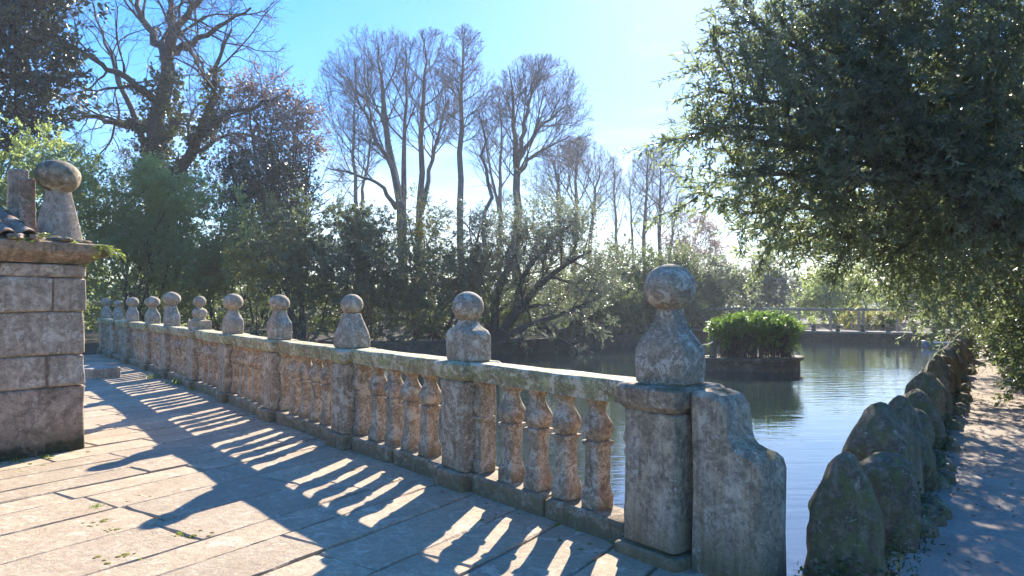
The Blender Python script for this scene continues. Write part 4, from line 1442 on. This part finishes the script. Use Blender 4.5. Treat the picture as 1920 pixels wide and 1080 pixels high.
# big ivy clad oak
rng = np.random.default_rng(55)
OD = 36
limbs = [[(286, 560, 0, .55), (287, 430, 0, .50), (290, 300, 0, .44), (300, 200, 0, .36), (315, 118, .3, .30)],
         [(316, 125, .3, .28), (290, 70, .8, .2), (262, 20, 1.2, .14), (240, -70, 2, .05)],
         [(314, 118, .3, .22), (322, 40, 0, .16), (312, -80, 0, .05)],
         [(317, 112, .3, .22), (330, 55, -.8, .18), (362, 8, -1.2, .13), (420, -60, -2, .05)],
         [(300, 195, 0, .22), (250, 152, -1, .16), (195, 128, -1.6, .12), (130, 80, -2.4, .07), (60, 70, -3, .03)],
         [(290, 245, 0, .24), (235, 235, 1, .17), (180, 216, 1.5, .10), (125, 214, 2, .05)],
         [(316, 100, .3, .16), (350, 85, 1, .12), (375, 110, 1.6, .09), (392, 160, 2, .05), (396, 215, 2, .03)],
         [(322, 90, 0, .17), (365, 82, -1, .13), (405, 55, -2, .1), (470, 15, -3, .04)],
         [(300, 430, 0, .34), (335, 320, -.6, .27), (375, 255, -1.2, .22), (398, 190, -1.8, .15), (402, 110, -2.4, .09), (435, 55, -3, .04)],
         [(372, 258, -1.2, .16), (420, 214, -2, .11), (478, 205, -2.6, .06), (540, 170, -3, .03)],
         [(296, 300, 0, .2), (330, 230, 1, .14), (345, 190, 1.4, .05)],
         [(290, 320, 0, .22), (240, 190, 0.8, .13), (200, 90, 1.2, .07), (170, -10, 1.5, .03)]]
b = at(286, 560, OD)
b0 = np.array((b.x, b.y, 0.0))
oak = empty('oak_tree', b0)
tag(oak, 'huge leafless ivy clad oak with twisting limbs above the left shrubs', 'tree')
P0s, R0s = [], []
for st in limbs:
    a = np.array([(*at(x, y, OD + dd * 1.3), r * 1.05) for x, y, dd, r in st])
    s = np.linspace(0, 1, len(a))
    q = np.linspace(0, 1, 14)
    # smooth through the points
    pr = np.stack([np.interp(q, s, a[:, c]) for c in range(4)], 1)
    for _ in range(2):
        pr[1:-1, :3] = pr[1:-1, :3] * 0.5 + (pr[:-2, :3] + pr[2:, :3]) * 0.25
    pr[1:-1, :3] += rng.normal(size=(12, 3)) * 0.07
    P0s.append(pr[:, :3])
    R0s.append(pr[:, 3])
P0s, R0s = np.array(P0s), np.array(R0s)
P0s[0, 0, 2] = 0.0
V, Fq = tubes(P0s[:1], R0s[:1], 12)
link('trunk', npmesh('trunk', V - b0, Fq, smooth=True), M['bark_dark'], oak)
for k in range(1, len(limbs)):
    V, Fq = tubes(P0s[k:k + 1], R0s[k:k + 1], 8)
    link('limb', npmesh('limb', V - b0, Fq, smooth=True), M['bark_dark'], oak)
L1 = children(P0s[1:], R0s[1:], 8, 0.22, 1.0, (30, 75), 0.55, rng, rr=0.45, up=0.08)
P1, R1 = grow(L1[0], L1[1], L1[2], L1[3], L1[3] * 0.3, 8, 0.22, 0.01, rng)
L2 = children(P1, R1, 7, 0.15, 1.0, (25, 65), 0.5, rng, rr=0.55, up=0.03)
P2, R2 = grow(L2[0], L2[1], L2[2], np.maximum(L2[3], .012), np.full(len(L2[2]), .008), 6, 0.22, 0.01, rng)
L3 = children(P2, R2, 7, 0.15, 1.0, (20, 60), 0.6, rng, maxlen=1.2)
P3, R3 = grow(L3[0], L3[1], L3[2], np.full(len(L3[2]), .008), np.full(len(L3[2]), .004), 4, 0.2, 0.02, rng)
V, Fq = join([tubes(P1, R1, 5), tubes(P2, R2, 4)])
link('branches', npmesh('branches', V - b0, Fq, smooth=True), M['bark_dark'], oak)
V, Fq = tubes(P3, R3, 3)
tag(link('twigs', npmesh('twigs', V - b0, Fq), M['twig'], oak), kind='stuff')
# ivy on trunk and low limbs
cen, axs = [], []
for k, (t0, t1, m, sc) in {0: (0.15, 0.95, 420, 1.4), 8: (0, 0.75, 200, 1.3), 10: (0, .8, 60, 1.2), 4: (0, .25, 40, 1.2), 5: (0, .3, 50, 1.2), 9: (0, .4, 60, 1.2)}.items():
    t = rng.uniform(t0, t1, m) * 13
    i = np.clip(t.astype(int), 0, 12)
    p = P0s[k][i] * (1 - (t - i))[:, None] + P0s[k][i + 1] * (t - i)[:, None]
    r_ = R0s[k][i]
    u = unit(rng.normal(size=(m, 3)) * np.array([1, 1, 0.3]))
    cen.append(p + u * (r_ * sc * rng.uniform(0.7, 1.25, m))[:, None])
    axs.append(unit(u + rng.normal(size=(m, 3)) * 0.5))
V, Fq, rnd, TP = sprays(np.concatenate(cen), np.concatenate(axs), rng, 12, 0.40, 0.16, 0.75)
tag(link('ivy', npmesh('ivy', V - b0, Fq, rnd), M['leaf_ivy'], oak), kind='stuff')
lbs = [(np.array(at(x, y, OD + dd)), r, r, r * 1.2) for x, y, dd, r in ((250, 260, 0.5, 1.0), (250, 340, .5, 1.3), (320, 350, 0, 1.3), (230, 420, .5, 1.4), (285, 200, .5, 0.7), (390, 350, .5, 1.0))]
c_, a_ = crown_points(lbs, 700, rng, 0.35, 1.6, 9, 0.5)
V, Fq, rnd, TP = sprays(c_, a_, rng, 12, 0.55, 0.11, 0.5)
tag(link('creeper', npmesh('creeper', V - b0, Fq, rnd), M['leaf_brown'], oak), kind='stuff')
# fine hanging creeper stems
ci = rng.choice(len(c_), 500)
Pc, Rc = grow(c_[ci], unit(rng.normal(size=(500, 3)) + np.array([0, 0, -0.4])), rng.uniform(.5, 1.4, 500), np.full(500, .014), np.full(500, .008), 5, .25, 0, rng)
V, Fq = tubes(Pc, Rc, 3)
tag(link('creeper_stems', npmesh('creeper_stems', V - b0, Fq), M['twig'], oak), kind='stuff')

# magnolia at the far left, large glossy leaves
shrub('magnolia_tree', [lob(20, 60, 28.5, 2.47), lob(-60, 160, 28.5, 3.04), lob(70, 170, 28.5, 1.8), lob(110, 110, 28.5, 0.95), lob(30, -40, 28.5, 2.85), lob(80, 20, 29.45, 1.52), lob(30, 240, 29.07, 1.33)], 'leaf_mag',
      'dark glossy magnolia with big leaves at the top left', 201, n=1500, k=10, spray=0.52, leaf=0.27, cat='tree', gap=0.5, aspect=0.42, stems=7, stem_r=0.13, base=(at(-110, 700, 29).x, 29, 0), gfreq=2.2, shell=0.6, zmin=1)
bpy.data.objects['magnolia_tree'].location.z += 0

# bronze tree and dark evergreen behind it
r_, tp = shrub('bronze_leaved_tree', [lob(505, 215, 33, 1.9), lob(560, 230, 33, 1.3), lob(470, 180, 33, 1.0), lob(545, 310, 33.5, 1.2), lob(585, 280, 33, 0.7), lob(450, 280, 33, 1.2)], 'leaf_bronze',
      'thin reddish brown leaved tree between the oak and the tall bare trees', 202, n=1000, k=10, spray=0.5, leaf=0.16, cat='tree', gap=0.5, stems=12, stem_r=0.10, shell=0.6, gfreq=1.5, base=at(540, 600, 33), zmin=2)
shrub('evergreen_tree', [lob(490, 330, 31, 1.6), lob(545, 350, 31, 1.1), lob(430, 350, 31, 1.2), lob(500, 400, 31, 1.8)], 'leaf_mag',
      'dark evergreen below the reddish brown tree', 203, n=1100, k=14, spray=0.45, leaf=0.15, cat='tree', gap=0.3, stems=5, zmin=1, base=at(490, 610, 31))
shrub('evergreen_tree', [lob(1300, 440, 56, 1.9), lob(1330, 450, 56, 1.2), lob(1275, 460, 56, 1.4), lob(1310, 490, 56, 2.0)], 'leaf_bronze',
      'purplish dark rounded tree right of the tall bare trees', 204, n=700, k=14, spray=0.6, leaf=0.17, cat='tree', gap=0.3, stems=6, zmin=0.5)

G_S = 'dense shrubs along the left bank of the pond'
# left bright shrubs
shrub('laurel_shrub', [lob(30, 330, 26, 1.68), lob(-60, 420, 25.24, 2.6), lob(70, 400, 26, 2.29), lob(40, 520, 26, 2.6), lob(110, 330, 26.76, 1.22), lob(130, 450, 26.76, 2.29)], 'leaf_green',
      'light green laurel shrub behind the obelisk', 211, n=1800, shell=0.42, group=G_S, gap=0.45, k=20, leaf=0.10, spray=0.46)
shrub('laurel_shrub', [lob(230, 390, 26.5, 1.67), lob(190, 470, 26.5, 2.23), lob(290, 420, 26.5, 1.67), lob(330, 390, 26.5, 1.32), lob(270, 510, 26.5, 2.51)], 'leaf_green',
      'sunlit green laurel shrub below the oak trunk', 212, n=1800, shell=0.42, group=G_S, gap=0.45, k=20, leaf=0.10, spray=0.46)
shrub('laurel_shrub', [lob(395, 430, 28.8, 1.57), lob(440, 450, 28.8, 1.57), lob(400, 510, 28.8, 2.49), lob(345, 470, 28.8, 1.71), lob(480, 520, 29.45, 1.71)], 'leaf_green',
      'green laurel shrub rising behind the middle finials', 213, n=1800, shell=0.42, group=G_S, gap=0.45, k=20, leaf=0.10, spray=0.44)
shrub('yew_shrub', [lob(545, 440, 25, 1.0), lob(580, 470, 25, 1.3), lob(530, 510, 25, 1.6), lob(620, 520, 25, 1.4), lob(560, 560, 24.6, 1.6)], 'leaf_dark',
      'dark shrub left of the two ivied trunks', 214, n=1200, group=G_S, k=20, leaf=0.09, spray=0.4)
shrub('camellia_shrub', [lob(660, 440, 27, 1.0), lob(690, 460, 27, 1.1), lob(650, 500, 27, 1.5), lob(720, 520, 27, 1.6), lob(690, 570, 26.6, 1.4)], 'leaf_dark',
      'dark loose shrub in front of the ivied trunks', 215, n=1125, group=G_S, k=20, leaf=0.09, spray=0.4, gap=0.4)
shrub('young_tree', [lob(790, 395, 29, 0.9), lob(820, 420, 29, 0.8), lob(770, 430, 29, 0.9), lob(790, 480, 29, 1.2), lob(755, 380, 29, 0.5)], 'leaf_yellow',
      'thin yellowish green tree around the base of the tall trees', 216, n=420, k=14, leaf=0.10, spray=0.42, gap=0.6, cat='tree', stems=6, shell=0.6)
shrub('yellow_shrub', [lob(455, 500, 23.9, 0.42), lob(492, 528, 23.9, 0.42), lob(475, 512, 23.8, .36), lob(440, 488, 24, .26)], 'leaf_yellow',
      'small yellow orange shrub behind the fourth finial', 217, base=(-8.9, 24.9, 0), n=170, k=12, leaf=0.08, spray=0.28, gap=0.3, stems=4, stem_r=0.02)
shrub('dark_thicket', [lob(790, 540, 27, 1.5), lob(850, 560, 26.5, 1.4), lob(760, 590, 26, 1.0), lob(880, 500, 28, 1.3)], 'leaf_dark',
      'dark thicket between the third and second finials', 218, n=975, group=G_S, k=20, leaf=0.09, spray=0.4, gap=0.35)
# willowy grey tree leaning over the water
WD = 26
rng = np.random.default_rng(77)
wl_limbs = [[(930, 640, 1, .20), (965, 590, .5, .17), (1010, 535, 0, .13), (1060, 495, -.5, .08), (1110, 470, -.8, .03)],
            [(935, 640, 1, .17), (990, 610, .3, .13), (1050, 590, -.4, .09), (1120, 560, -1, .03)],
            [(925, 640, 1, .19), (930, 560, 1, .14), (960, 480, 1, .10), (1000, 420, 1, .04)],
            [(925, 640, 1, .16), (900, 560, 1.5, .12), (890, 480, 1.5, .08), (900, 425, 1.5, .03)],
            [(965, 590, .5, .11), (975, 520, .2, .08), (1040, 440, 0, .05), (1075, 420, 0, .03)]]
b = at(930, 640, WD + 1)
b0 = np.array((b.x, b.y, 0.1))
wil = empty('leaning_tree', b0)
tag(wil, 'grey green leaning tree with arching dark branches over the pond', 'tree')
a_ = []
for st in wl_limbs:
    a = np.array([(*at(x, y, WD + dd), r) for x, y, dd, r in st])
    s, q = np.linspace(0, 1, len(a)), np.linspace(0, 1, 12)
    pr = np.stack([np.interp(q, s, a[:, c]) for c in range(4)], 1)
    pr[1:-1, :3] = pr[1:-1, :3] * 0.5 + (pr[:-2, :3] + pr[2:, :3]) * 0.25
    a_.append(pr)
a_ = np.array(a_)
for k in range(len(wl_limbs)):
    V, Fq = tubes(a_[k:k + 1, :, :3], a_[k:k + 1, :, 3], 8)
    link('trunk' if k == 2 else 'limb', npmesh('limb', V - b0, Fq, smooth=True), M['bark_dark'], wil)
L1 = children(a_[..., :3], a_[..., 3], 11, 0.2, 1.0, (25, 70), 0.45, rng, rr=0.5, up=0.1)
P1, R1 = grow(L1[0], L1[1], L1[2], L1[3], L1[3] * 0.3, 7, 0.14, 0.02, rng)
L2 = children(P1, R1, 7, 0.2, 1.0, (25, 60), 0.5, rng, rr=0.6)
P2, R2 = grow(L2[0], L2[1], L2[2], np.maximum(L2[3], .008), np.full(len(L2[2]), .005), 5, 0.15, 0.0, rng)
V, Fq = join([tubes(P1, R1, 5), tubes(P2, R2, 3)])
link('branches', npmesh('branches', V - b0, Fq, smooth=True), M['bark_dark'], wil)
L3 = children(P2, R2, 4, 0.2, 1.0, (20, 60), 0.5, rng)
ed, ea = P2[:, -1], unit(P2[:, -1] - P2[:, -2])
cl, ca = crown_points([lob(x, y, dd, r) for x, y, dd, r in ((1000, 430, 26, 1.35), (1060, 470, 26, 1.3), (930, 460, 27, 1.2), (1110, 510, 25.5, 1.1), (1060, 540, 26, 1.2), (980, 520, 26.5, 1.2), (900, 430, 27.5, .7), (1140, 500, 25.5, .6), (1040, 420, 26, 1.0))], 1700, rng, 0.3, 1.5, 12, 0.4)
cl, ca = np.concatenate([ed, L3[0], cl]), np.concatenate([ea, L3[1], ca])
V, Fq, rnd, TP = sprays(cl, ca, rng, 15, 0.34, 0.085, 0.40)
tag(link('crown', npmesh('crown', V - b0, Fq, rnd), M['leaf_grey'], wil), kind='stuff')

shrub('camellia_shrub', [lob(1010, 600, 29, 1.0), lob(960, 610, 28, .9), lob(1070, 590, 30, 1.2), lob(1130, 575, 31, 1.4)], 'leaf_dark',
      'low dark shrub on the bank under the leaning tree', 219, n=1100, group=G_S, k=18, leaf=0.09, spray=0.38)
shrub('yew_shrub', [lob(1170, 520, 35, 1.3), lob(1210, 510, 35, 1.2), lob(1190, 570, 34.5, 1.6), lob(1250, 550, 36, 1.6), lob(1150, 560, 34, 1.2)], 'leaf_dark',
      'dark shrub behind the nearest finial', 220, n=1500, group=G_S, k=18, leaf=0.11, spray=0.45)
shrub('camellia_shrub', [lob(1270, 510, 39, 1.0), lob(1320, 520, 39, 1.3), lob(1300, 570, 39, 1.6), lob(1360, 560, 40, 1.5)], 'leaf_grey',
      'grey green shrub right of the nearest finial', 221, n=1300, group=G_S, k=18, leaf=0.11, spray=0.45)
shrub('camellia_shrub', [lob(1410, 530, 45, 1.1), lob(1460, 535, 45, 1.2), lob(1440, 575, 44, 1.6), lob(1390, 560, 45, 1.2)], 'leaf_grey',
      'grey shrub behind the left end of the pergola', 222, n=1100, group='shrubs beyond the pergola', k=18, leaf=0.12, spray=0.5)
shrub('laurel_shrub', [lob(1530, 545, 46, 1.1), lob(1580, 545, 46, 1.2), lob(1550, 575, 46, 1.4), lob(1620, 560, 46, 1.0)], 'leaf_green',
      'light green shrub behind the middle of the pergola', 223, n=1000, group='shrubs beyond the pergola', k=18, leaf=0.12, spray=0.5)
shrub('laurel_shrub', [lob(1680, 560, 47, 1.2), lob(1740, 560, 47, 1.4), lob(1790, 560, 47, 1.4)], 'leaf_grey',
      'grey green shrub behind the right end of the pergola', 224, n=900, group='shrubs beyond the pergola', k=18, leaf=0.12, spray=0.5)
shrub('broom_shrub', [lob(1600, 606, 39.5, 0.55), lob(1640, 606, 39.5, 0.5), lob(1690, 607, 39.5, 0.55), lob(1665, 605, 39.5, 0.5)], 'leaf_yellow',
      'bright yellow green shrub seen between the pergola posts', 225, n=420, k=16, leaf=0.09, spray=0.3, stems=3, stem_r=0.02)

# woodland closing the view behind
rng = np.random.default_rng(91)
wl_l = []
for k in range(90):
    x = (-75 + k * 2.6 if k < 60 else -26 + (k - 60) * 1.25) + rng.uniform(-1, 1)
    y = (62 if k < 60 else 34 + max(0, x) * 0.8) + rng.uniform(-4, 6 if k > 59 else 12)
    h = rng.uniform(2.2, 3.6) * (1.25 if x < -8 else (0.75 if x > 14 else 0.9)) * (0.85 if k > 59 else 1)
    wl_l.append((np.array([x, y, h * 0.45]), 2.6, 2.2, h * 0.55))
c_, a_ = crown_points(wl_l, 14000, rng, 0.2, 0.8, 7, 0.4)
V, Fq, rnd, TP = sprays(c_, a_, rng, 10, 0.7, 0.20, 0.5)
tag(link('woodland', npmesh('woodland', V, Fq, rnd), M['leaf_dark']), 'dark undergrowth closing the view behind the shrubs', 'woodland', kind='stuff')

# overhanging evergreen on the right: long sprays of narrow leaves
rng = np.random.default_rng(301)
lobes = [lob(1780, 40, 8.2, 1.7), lob(1540, 90, 7.8, 0.85), lob(1450, 215, 7.3, .62), lob(1570, 300, 7.8, 0.95), lob(1760, 350, 8.8, 1.45), lob(1470, 330, 7.6, .62), lob(1650, 430, 9.2, .80),
         lob(1900, 250, 7.4, 1.3), lob(1430, 90, 7.6, .42), lob(1500, 440, 9.0, .38), lob(1760, 480, 10.2, .75), lob(1640, 180, 8.0, 1.0), lob(1600, -60, 8, 1.1), lob(1880, 460, 9.5, 1.0), lob(1840, -80, 7.4, 1.5),
         lob(1560, 470, 10, .36), lob(1660, 495, 11, .52), lob(1760, 545, 12, .7), lob(1860, 560, 12, .9), lob(1900, 380, 9, 1.0), lob(1400, 260, 7.2, .38), lob(1385, 30, 7.7, .25), lob(1335, 235, 7.2, .24), lob(1345, 330, 7.4, .30), lob(1340, 170, 7.3, .22), lob(1400, 400, 8.0, .32), lob(1440, 460, 9.0, .25)]
lb = [(np.array(l[0]), *l[1:]) for l in lobes]
base = np.array([6.9, 8.6, 0.0])
tr = empty('overhanging_tree', base)
tag(tr, 'great overhanging evergreen with narrow leaves shading the path at right', 'tree')
tg = np.array([l[0] for l in lb])
nL = len(tg)
top = base + np.array([-0.1, 0, 2.2])
q = np.linspace(0, 1, 9)[None, :, None]
mid = (top + tg) / 2 + np.array([0.4, 0, 0.5])
P = top * (1 - q) ** 2 + mid[:, None] * 2 * q * (1 - q) + tg[:, None] * q ** 2
P[:, 1:-1] += rng.normal(size=(nL, 7, 3)) * 0.06
R = 0.10 * (1 - 0.85 * np.linspace(0, 1, 9))[None] * np.ones((nL, 1))
V, Fq = tubes(np.array([[base, base + [0, 0, 1], top, top + [0.2, 0.1, 1.5]]]), np.array([[.34, .27, .22, .12]]), 12)
link('trunk', npmesh('trunk', V - base, Fq, smooth=True), M['bark'], tr)
L1 = children(P, R, 10, 0.4, 1.0, (25, 65), 0.4, rng, rr=0.5, maxlen=0.72)
P1, R1 = grow(L1[0], L1[1], L1[2], np.minimum(L1[3], 0.02), np.full(len(L1[2]), .005), 6, 0.14, 0.02, rng)
V, Fq = join([tubes(P, R, 7), tubes(P1, R1, 4)])
link('branches', npmesh('branches', V - base, Fq, smooth=True), M['bark'], tr)
cen, ax = crown_points(lb, 6600, rng, 0.28, 2.0, 13, 0.38, 0.15, 0.9)
side = [P1[:, k] for k in (2, 3, 4, 5)]
sax = [unit(P1[:, min(k + 1, 5)] - P1[:, k - 1] + rng.normal(size=(len(P1), 3)) * 0.05) for k in (2, 3, 4, 5)]
cen, ax = np.concatenate([cen] + side + side), np.concatenate([ax] + sax + [unit(a_ + rng.normal(size=a_.shape) * 0.5) for a_ in sax])
V, Fq, rnd, TP = sprays(cen, ax, rng, 20, 0.36, 0.076, 0.27, 0.70, 0.12)
tag(link('crown', npmesh('crown', V - base, Fq, rnd), M['leaf_near'], tr), kind='stuff')
V, Fq = tubes(TP, np.full(TP.shape[:2], 0.0028), 3)
tag(link('twigs', npmesh('twigs', V - base, Fq), M['bark'], tr), kind='stuff')

# trees farther along the right of the path
G_R = 'evergreens along the right side of the path'


def rtree(t, off, h, rx, label, seed, mat='leaf_near', n=1500, low=0.8, lean=0.0, **kw):
    b = bank(t, off)
    L = []
    r2 = np.random.default_rng(seed)
    for k in range(8):
        f = k / 7
        c = np.array([*(b - B_NOR * lean * (0.4 + 0.6 * r2.uniform())), low + (h - low) * f]) + r2.normal(size=3) * np.array([.5, .5, .2])
        rad = rx * (0.55 + 0.45 * math.sin(math.pi * min(0.95, f + 0.12))) * r2.uniform(0.8, 1.1)
        L.append((c, rad, rad, rad * 0.8))
    shrub('evergreen_tree', L, mat, label, seed, n=n, k=20, spray=0.42, leaf=0.10, aspect=0.38, cat='tree', group=G_R, stems=8, stem_r=0.10, base=(*b, 0.0), zmin=low * 0.5, up=0.1, **kw)


rtree(9.5, 2.9, 6.5, 1.8, 'first dark evergreen after the overhanging tree along the path', 311, mat='leaf_dark', lean=0.9, n=1900, low=1.2)
rtree(14, 2.8, 6.0, 1.7, 'second dark evergreen along the right of the path', 312, mat='leaf_dark', lean=1.0, n=1900, low=1.2)
rtree(17.5, 2.6, 5.0, 1.5, 'third evergreen along the path whose low boughs are yellow green', 313, mat='leaf_green', lean=2.0, n=1700, low=2.0)
rtree(22, 2.4, 4.4, 1.5, 'fourth evergreen along the path leaning over the bank', 314, mat='leaf_yellow', lean=1.8, n=1300, low=1.9)
rtree(28, 3.0, 4.2, 1.7, 'farthest evergreen beside the bright end of the path', 315, mat='leaf_green', lean=1.4, n=1300, low=1.0)
# hedge at the right edge of the path
hl_ = []
for k in range(22):
    p = bank(8.5 + k * 1.05, 1.72 - 0.036 * k)
    hl_.append((np.array([p[0], p[1], 1.5]), 0.75, 0.75, 1.8))
shrub('hedge', hl_, 'leaf_dark', 'dark loose hedge along the right edge of the path', 320, n=9000, k=18, leaf=0.09, spray=0.3, cat='hedge', stems=22, stem_r=0.03, base=(*bank(18, 1.9), 0), gap=0.1, shell=0.4)

# ------------------------------------------------------------------ small growth
rng = np.random.default_rng(401)


def tuft(p, n, h, label, seed, grp='grass tufts on the walkway'):
    r = np.random.default_rng(seed)
    pos = np.c_[r.normal(size=(n, 2)) * h * 0.7, np.zeros(n)]
    d = unit(np.c_[r.normal(size=(n, 2)) * 0.55, np.ones(n)])
    V, Fq = leaves(pos, d, h * r.uniform(0.5, 1.1, n), np.full(n, 0.007 + h * 0.05), r, 0.1)
    o = link('grass_tuft', npmesh('grass_tuft', V, Fq, r.uniform(0, 1, n)), M['grass'], None, (p[0], p[1], 0.014))
    tag(o, label, 'grass', grp, 'stuff')


def gpt(px, py):
    d = EYE * F / (py - YH)
    return ((px - 960) / F * d, d)


for k, (px, py, n, h, lab) in enumerate(((288, 712, 60, .13, 'bright grass tuft at the plinth behind the granite wall corner'), (334, 722, 60, .14, 'grass tuft against the plinth left of the double ball finial'),
                                          (366, 735, 40, .10, 'small grass tuft right below the double ball finial'), (182, 957, 90, .035, 'flat grass tuft in the open joint of the paving'),
                                          (335, 1008, 40, .025, 'tiny grass patch in the paving left of the bottom centre'), (30, 868, 60, .05, 'grass along the foot of the granite wall at the left edge'),
                                          (82, 862, 60, .045, 'grass along the foot of the granite wall near its middle'), (30, 995, 40, .02, 'faint grass patch in the paving at the left edge'))):
    tuft(gpt(px, py), n, h, lab, 500 + k)

# cushion moss in the joints
mv, mf = [], []
for (px, py, rx, cnt) in ((190, 985, .10, 9), (212, 1052, .11, 9), (205, 1000, .08, 6), (370, 1012, .08, 4), (60, 862, .35, 14), (20, 880, .3, 10), (120, 858, .25, 8), (200, 835, .2, 6), (395, 1003, .06, 3), (330, 720, .5, 10), (470, 790, .5, 8), (740, 880, .5, 9), (990, 1000, .25, 8), (1100, 1035, .2, 6), (250, 940, .12, 4), (165, 760, .3, 5), (300, 695, .5, 8)):
    x, y = gpt(px, py)
    for _ in range(cnt):
        r_ = rng.uniform(0.014, 0.04)
        cx_, cy_ = x + rng.normal() * rx * 0.6, y + rng.normal() * rx * 0.6
        b_ = len(mv)
        for k in range(8):
            a = k * math.pi / 4
            mv.append((cx_ + math.cos(a) * r_ * rng.uniform(.8, 1.2), cy_ + math.sin(a) * r_ * rng.uniform(.8, 1.2), 0.012))
        for k in range(8):
            a = k * math.pi / 4
            mv.append((cx_ + math.cos(a) * r_ * .6, cy_ + math.sin(a) * r_ * .6, 0.026))
        mv.append((cx_, cy_, 0.030))
        for k in range(8):
            j = (k + 1) % 8
            mf += [(b_ + k, b_ + j, b_ + 8 + j, b_ + 8 + k), (b_ + 8 + k, b_ + 8 + j, b_ + 16)]
tag(link('moss', pymesh('moss', mv, mf, True, None), M['moss']), 'yellow green moss cushions in the paving joints', 'moss', kind='stuff')

# grass and fern-like sprigs packed between the bank stones
n = 900
t = np.abs(rng.normal(size=n)) * 9 - 0.3
base_ = BANK0 + B_DIR * t[:, None] + B_NOR * (0.20 + rng.normal(size=n) * 0.07)[:, None]
k_ = np.round(t / 0.65)
V, Fq, rnd, TP = sprays(np.c_[base_, np.abs(rng.normal(size=n)) * 0.07 + 0.01], unit(rng.normal(size=(n, 3)) * [1, 1, 0.4] + [0.2, -0.2, 0.7]), rng, 6, 0.07, 0.035, 0.35)
tag(link('ground_cover', npmesh('ground_cover', V, Fq, rnd), M['leaf_ivy']), 'low weeds packed along the foot of the bank stones', 'weeds', kind='stuff')

# leaf litter on path and walkway edge
n = 1400
t = rng.uniform(-1, 26, n)
o_ = rng.uniform(0.25, 1.9, n)
pos = BANK0 + B_DIR * t[:, None] + B_NOR * o_[:, None]
pos = np.c_[pos, np.full(n, 0.032)]
m = 500
u_ = rng.uniform(-0.5, 16, m)
pos2 = np.array(PIER[0]) + BAL * u_[:, None] + BALN * (0.22 + np.abs(rng.normal(size=m)) * 0.18)[:, None]
pos = np.concatenate([pos, np.c_[pos2, np.full(m, 0.022)]])
d = unit(rng.normal(size=pos.shape) * np.array([1, 1, 0.12]))
V, Fq = leaves(pos, d, rng.uniform(.02, .055, len(pos)), rng.uniform(.01, .022, len(pos)), rng, 0.1)
V[:, 2] = np.maximum(V[:, 2], 0.0185)
tag(link('leaf_litter', npmesh('leaf_litter', V, Fq, rng.uniform(0, 1, len(Fq))), M['litter']), 'dry fallen leaves on the path and along the plinth', 'leaves', kind='stuff')

# ivy and small plants at the foot of the nearest stones
n = 260
p0 = np.array([*bank(-0.35, 0.1), 0.02])
cen = p0 + np.c_[rng.normal(size=(n, 1)) * .12 , rng.normal(size=(n, 1)) * .10, np.abs(rng.normal(size=(n, 1))) * .09]
V, Fq, rnd, TP = sprays(cen, unit(rng.normal(size=(n, 3)) + [0, -0.3, 0.4]), rng, 5, 0.05, 0.028, 0.8)
tag(link('ivy', npmesh('ivy', V, Fq, rnd), M['leaf_ivy']), 'small ivy at the foot of the nearest mossy stone', 'plant')
print('tris', sum(len(o.data.polygons) for o in bpy.data.objects if o.type == 'MESH') * 2, 'objs', len(bpy.data.objects))

# ------------------------------------------------------------------ thin haze, added to lift the dark tones; also fades the far trees
HZ = NT('added_haze')
hv_ = HZ.n('VolumePrincipled', Density=0.0007, Anisotropy=0.35)
hv_.inputs['Color'].default_value = (0.93, 0.96, 1.0, 1)
HZ.l(hv_.outputs[0], HZ.out.inputs['Volume'])
x0_, x1_, y0_, y1_, z0_, z1_ = -330, 330, -130, 340, -3.2, 30
V = [(x, y, z_) for z_ in (z0_, z1_) for y in (y0_, y1_) for x in (x0_, x1_)]
tag(link('haze', pymesh('haze', V, [(0, 2, 3, 1), (4, 5, 7, 6), (0, 1, 5, 4), (2, 6, 7, 3), (0, 4, 6, 2), (1, 3, 7, 5)], False), HZ.m), 'thin haze added to lift dark tones and fade the far trees', 'haze', kind='stuff')
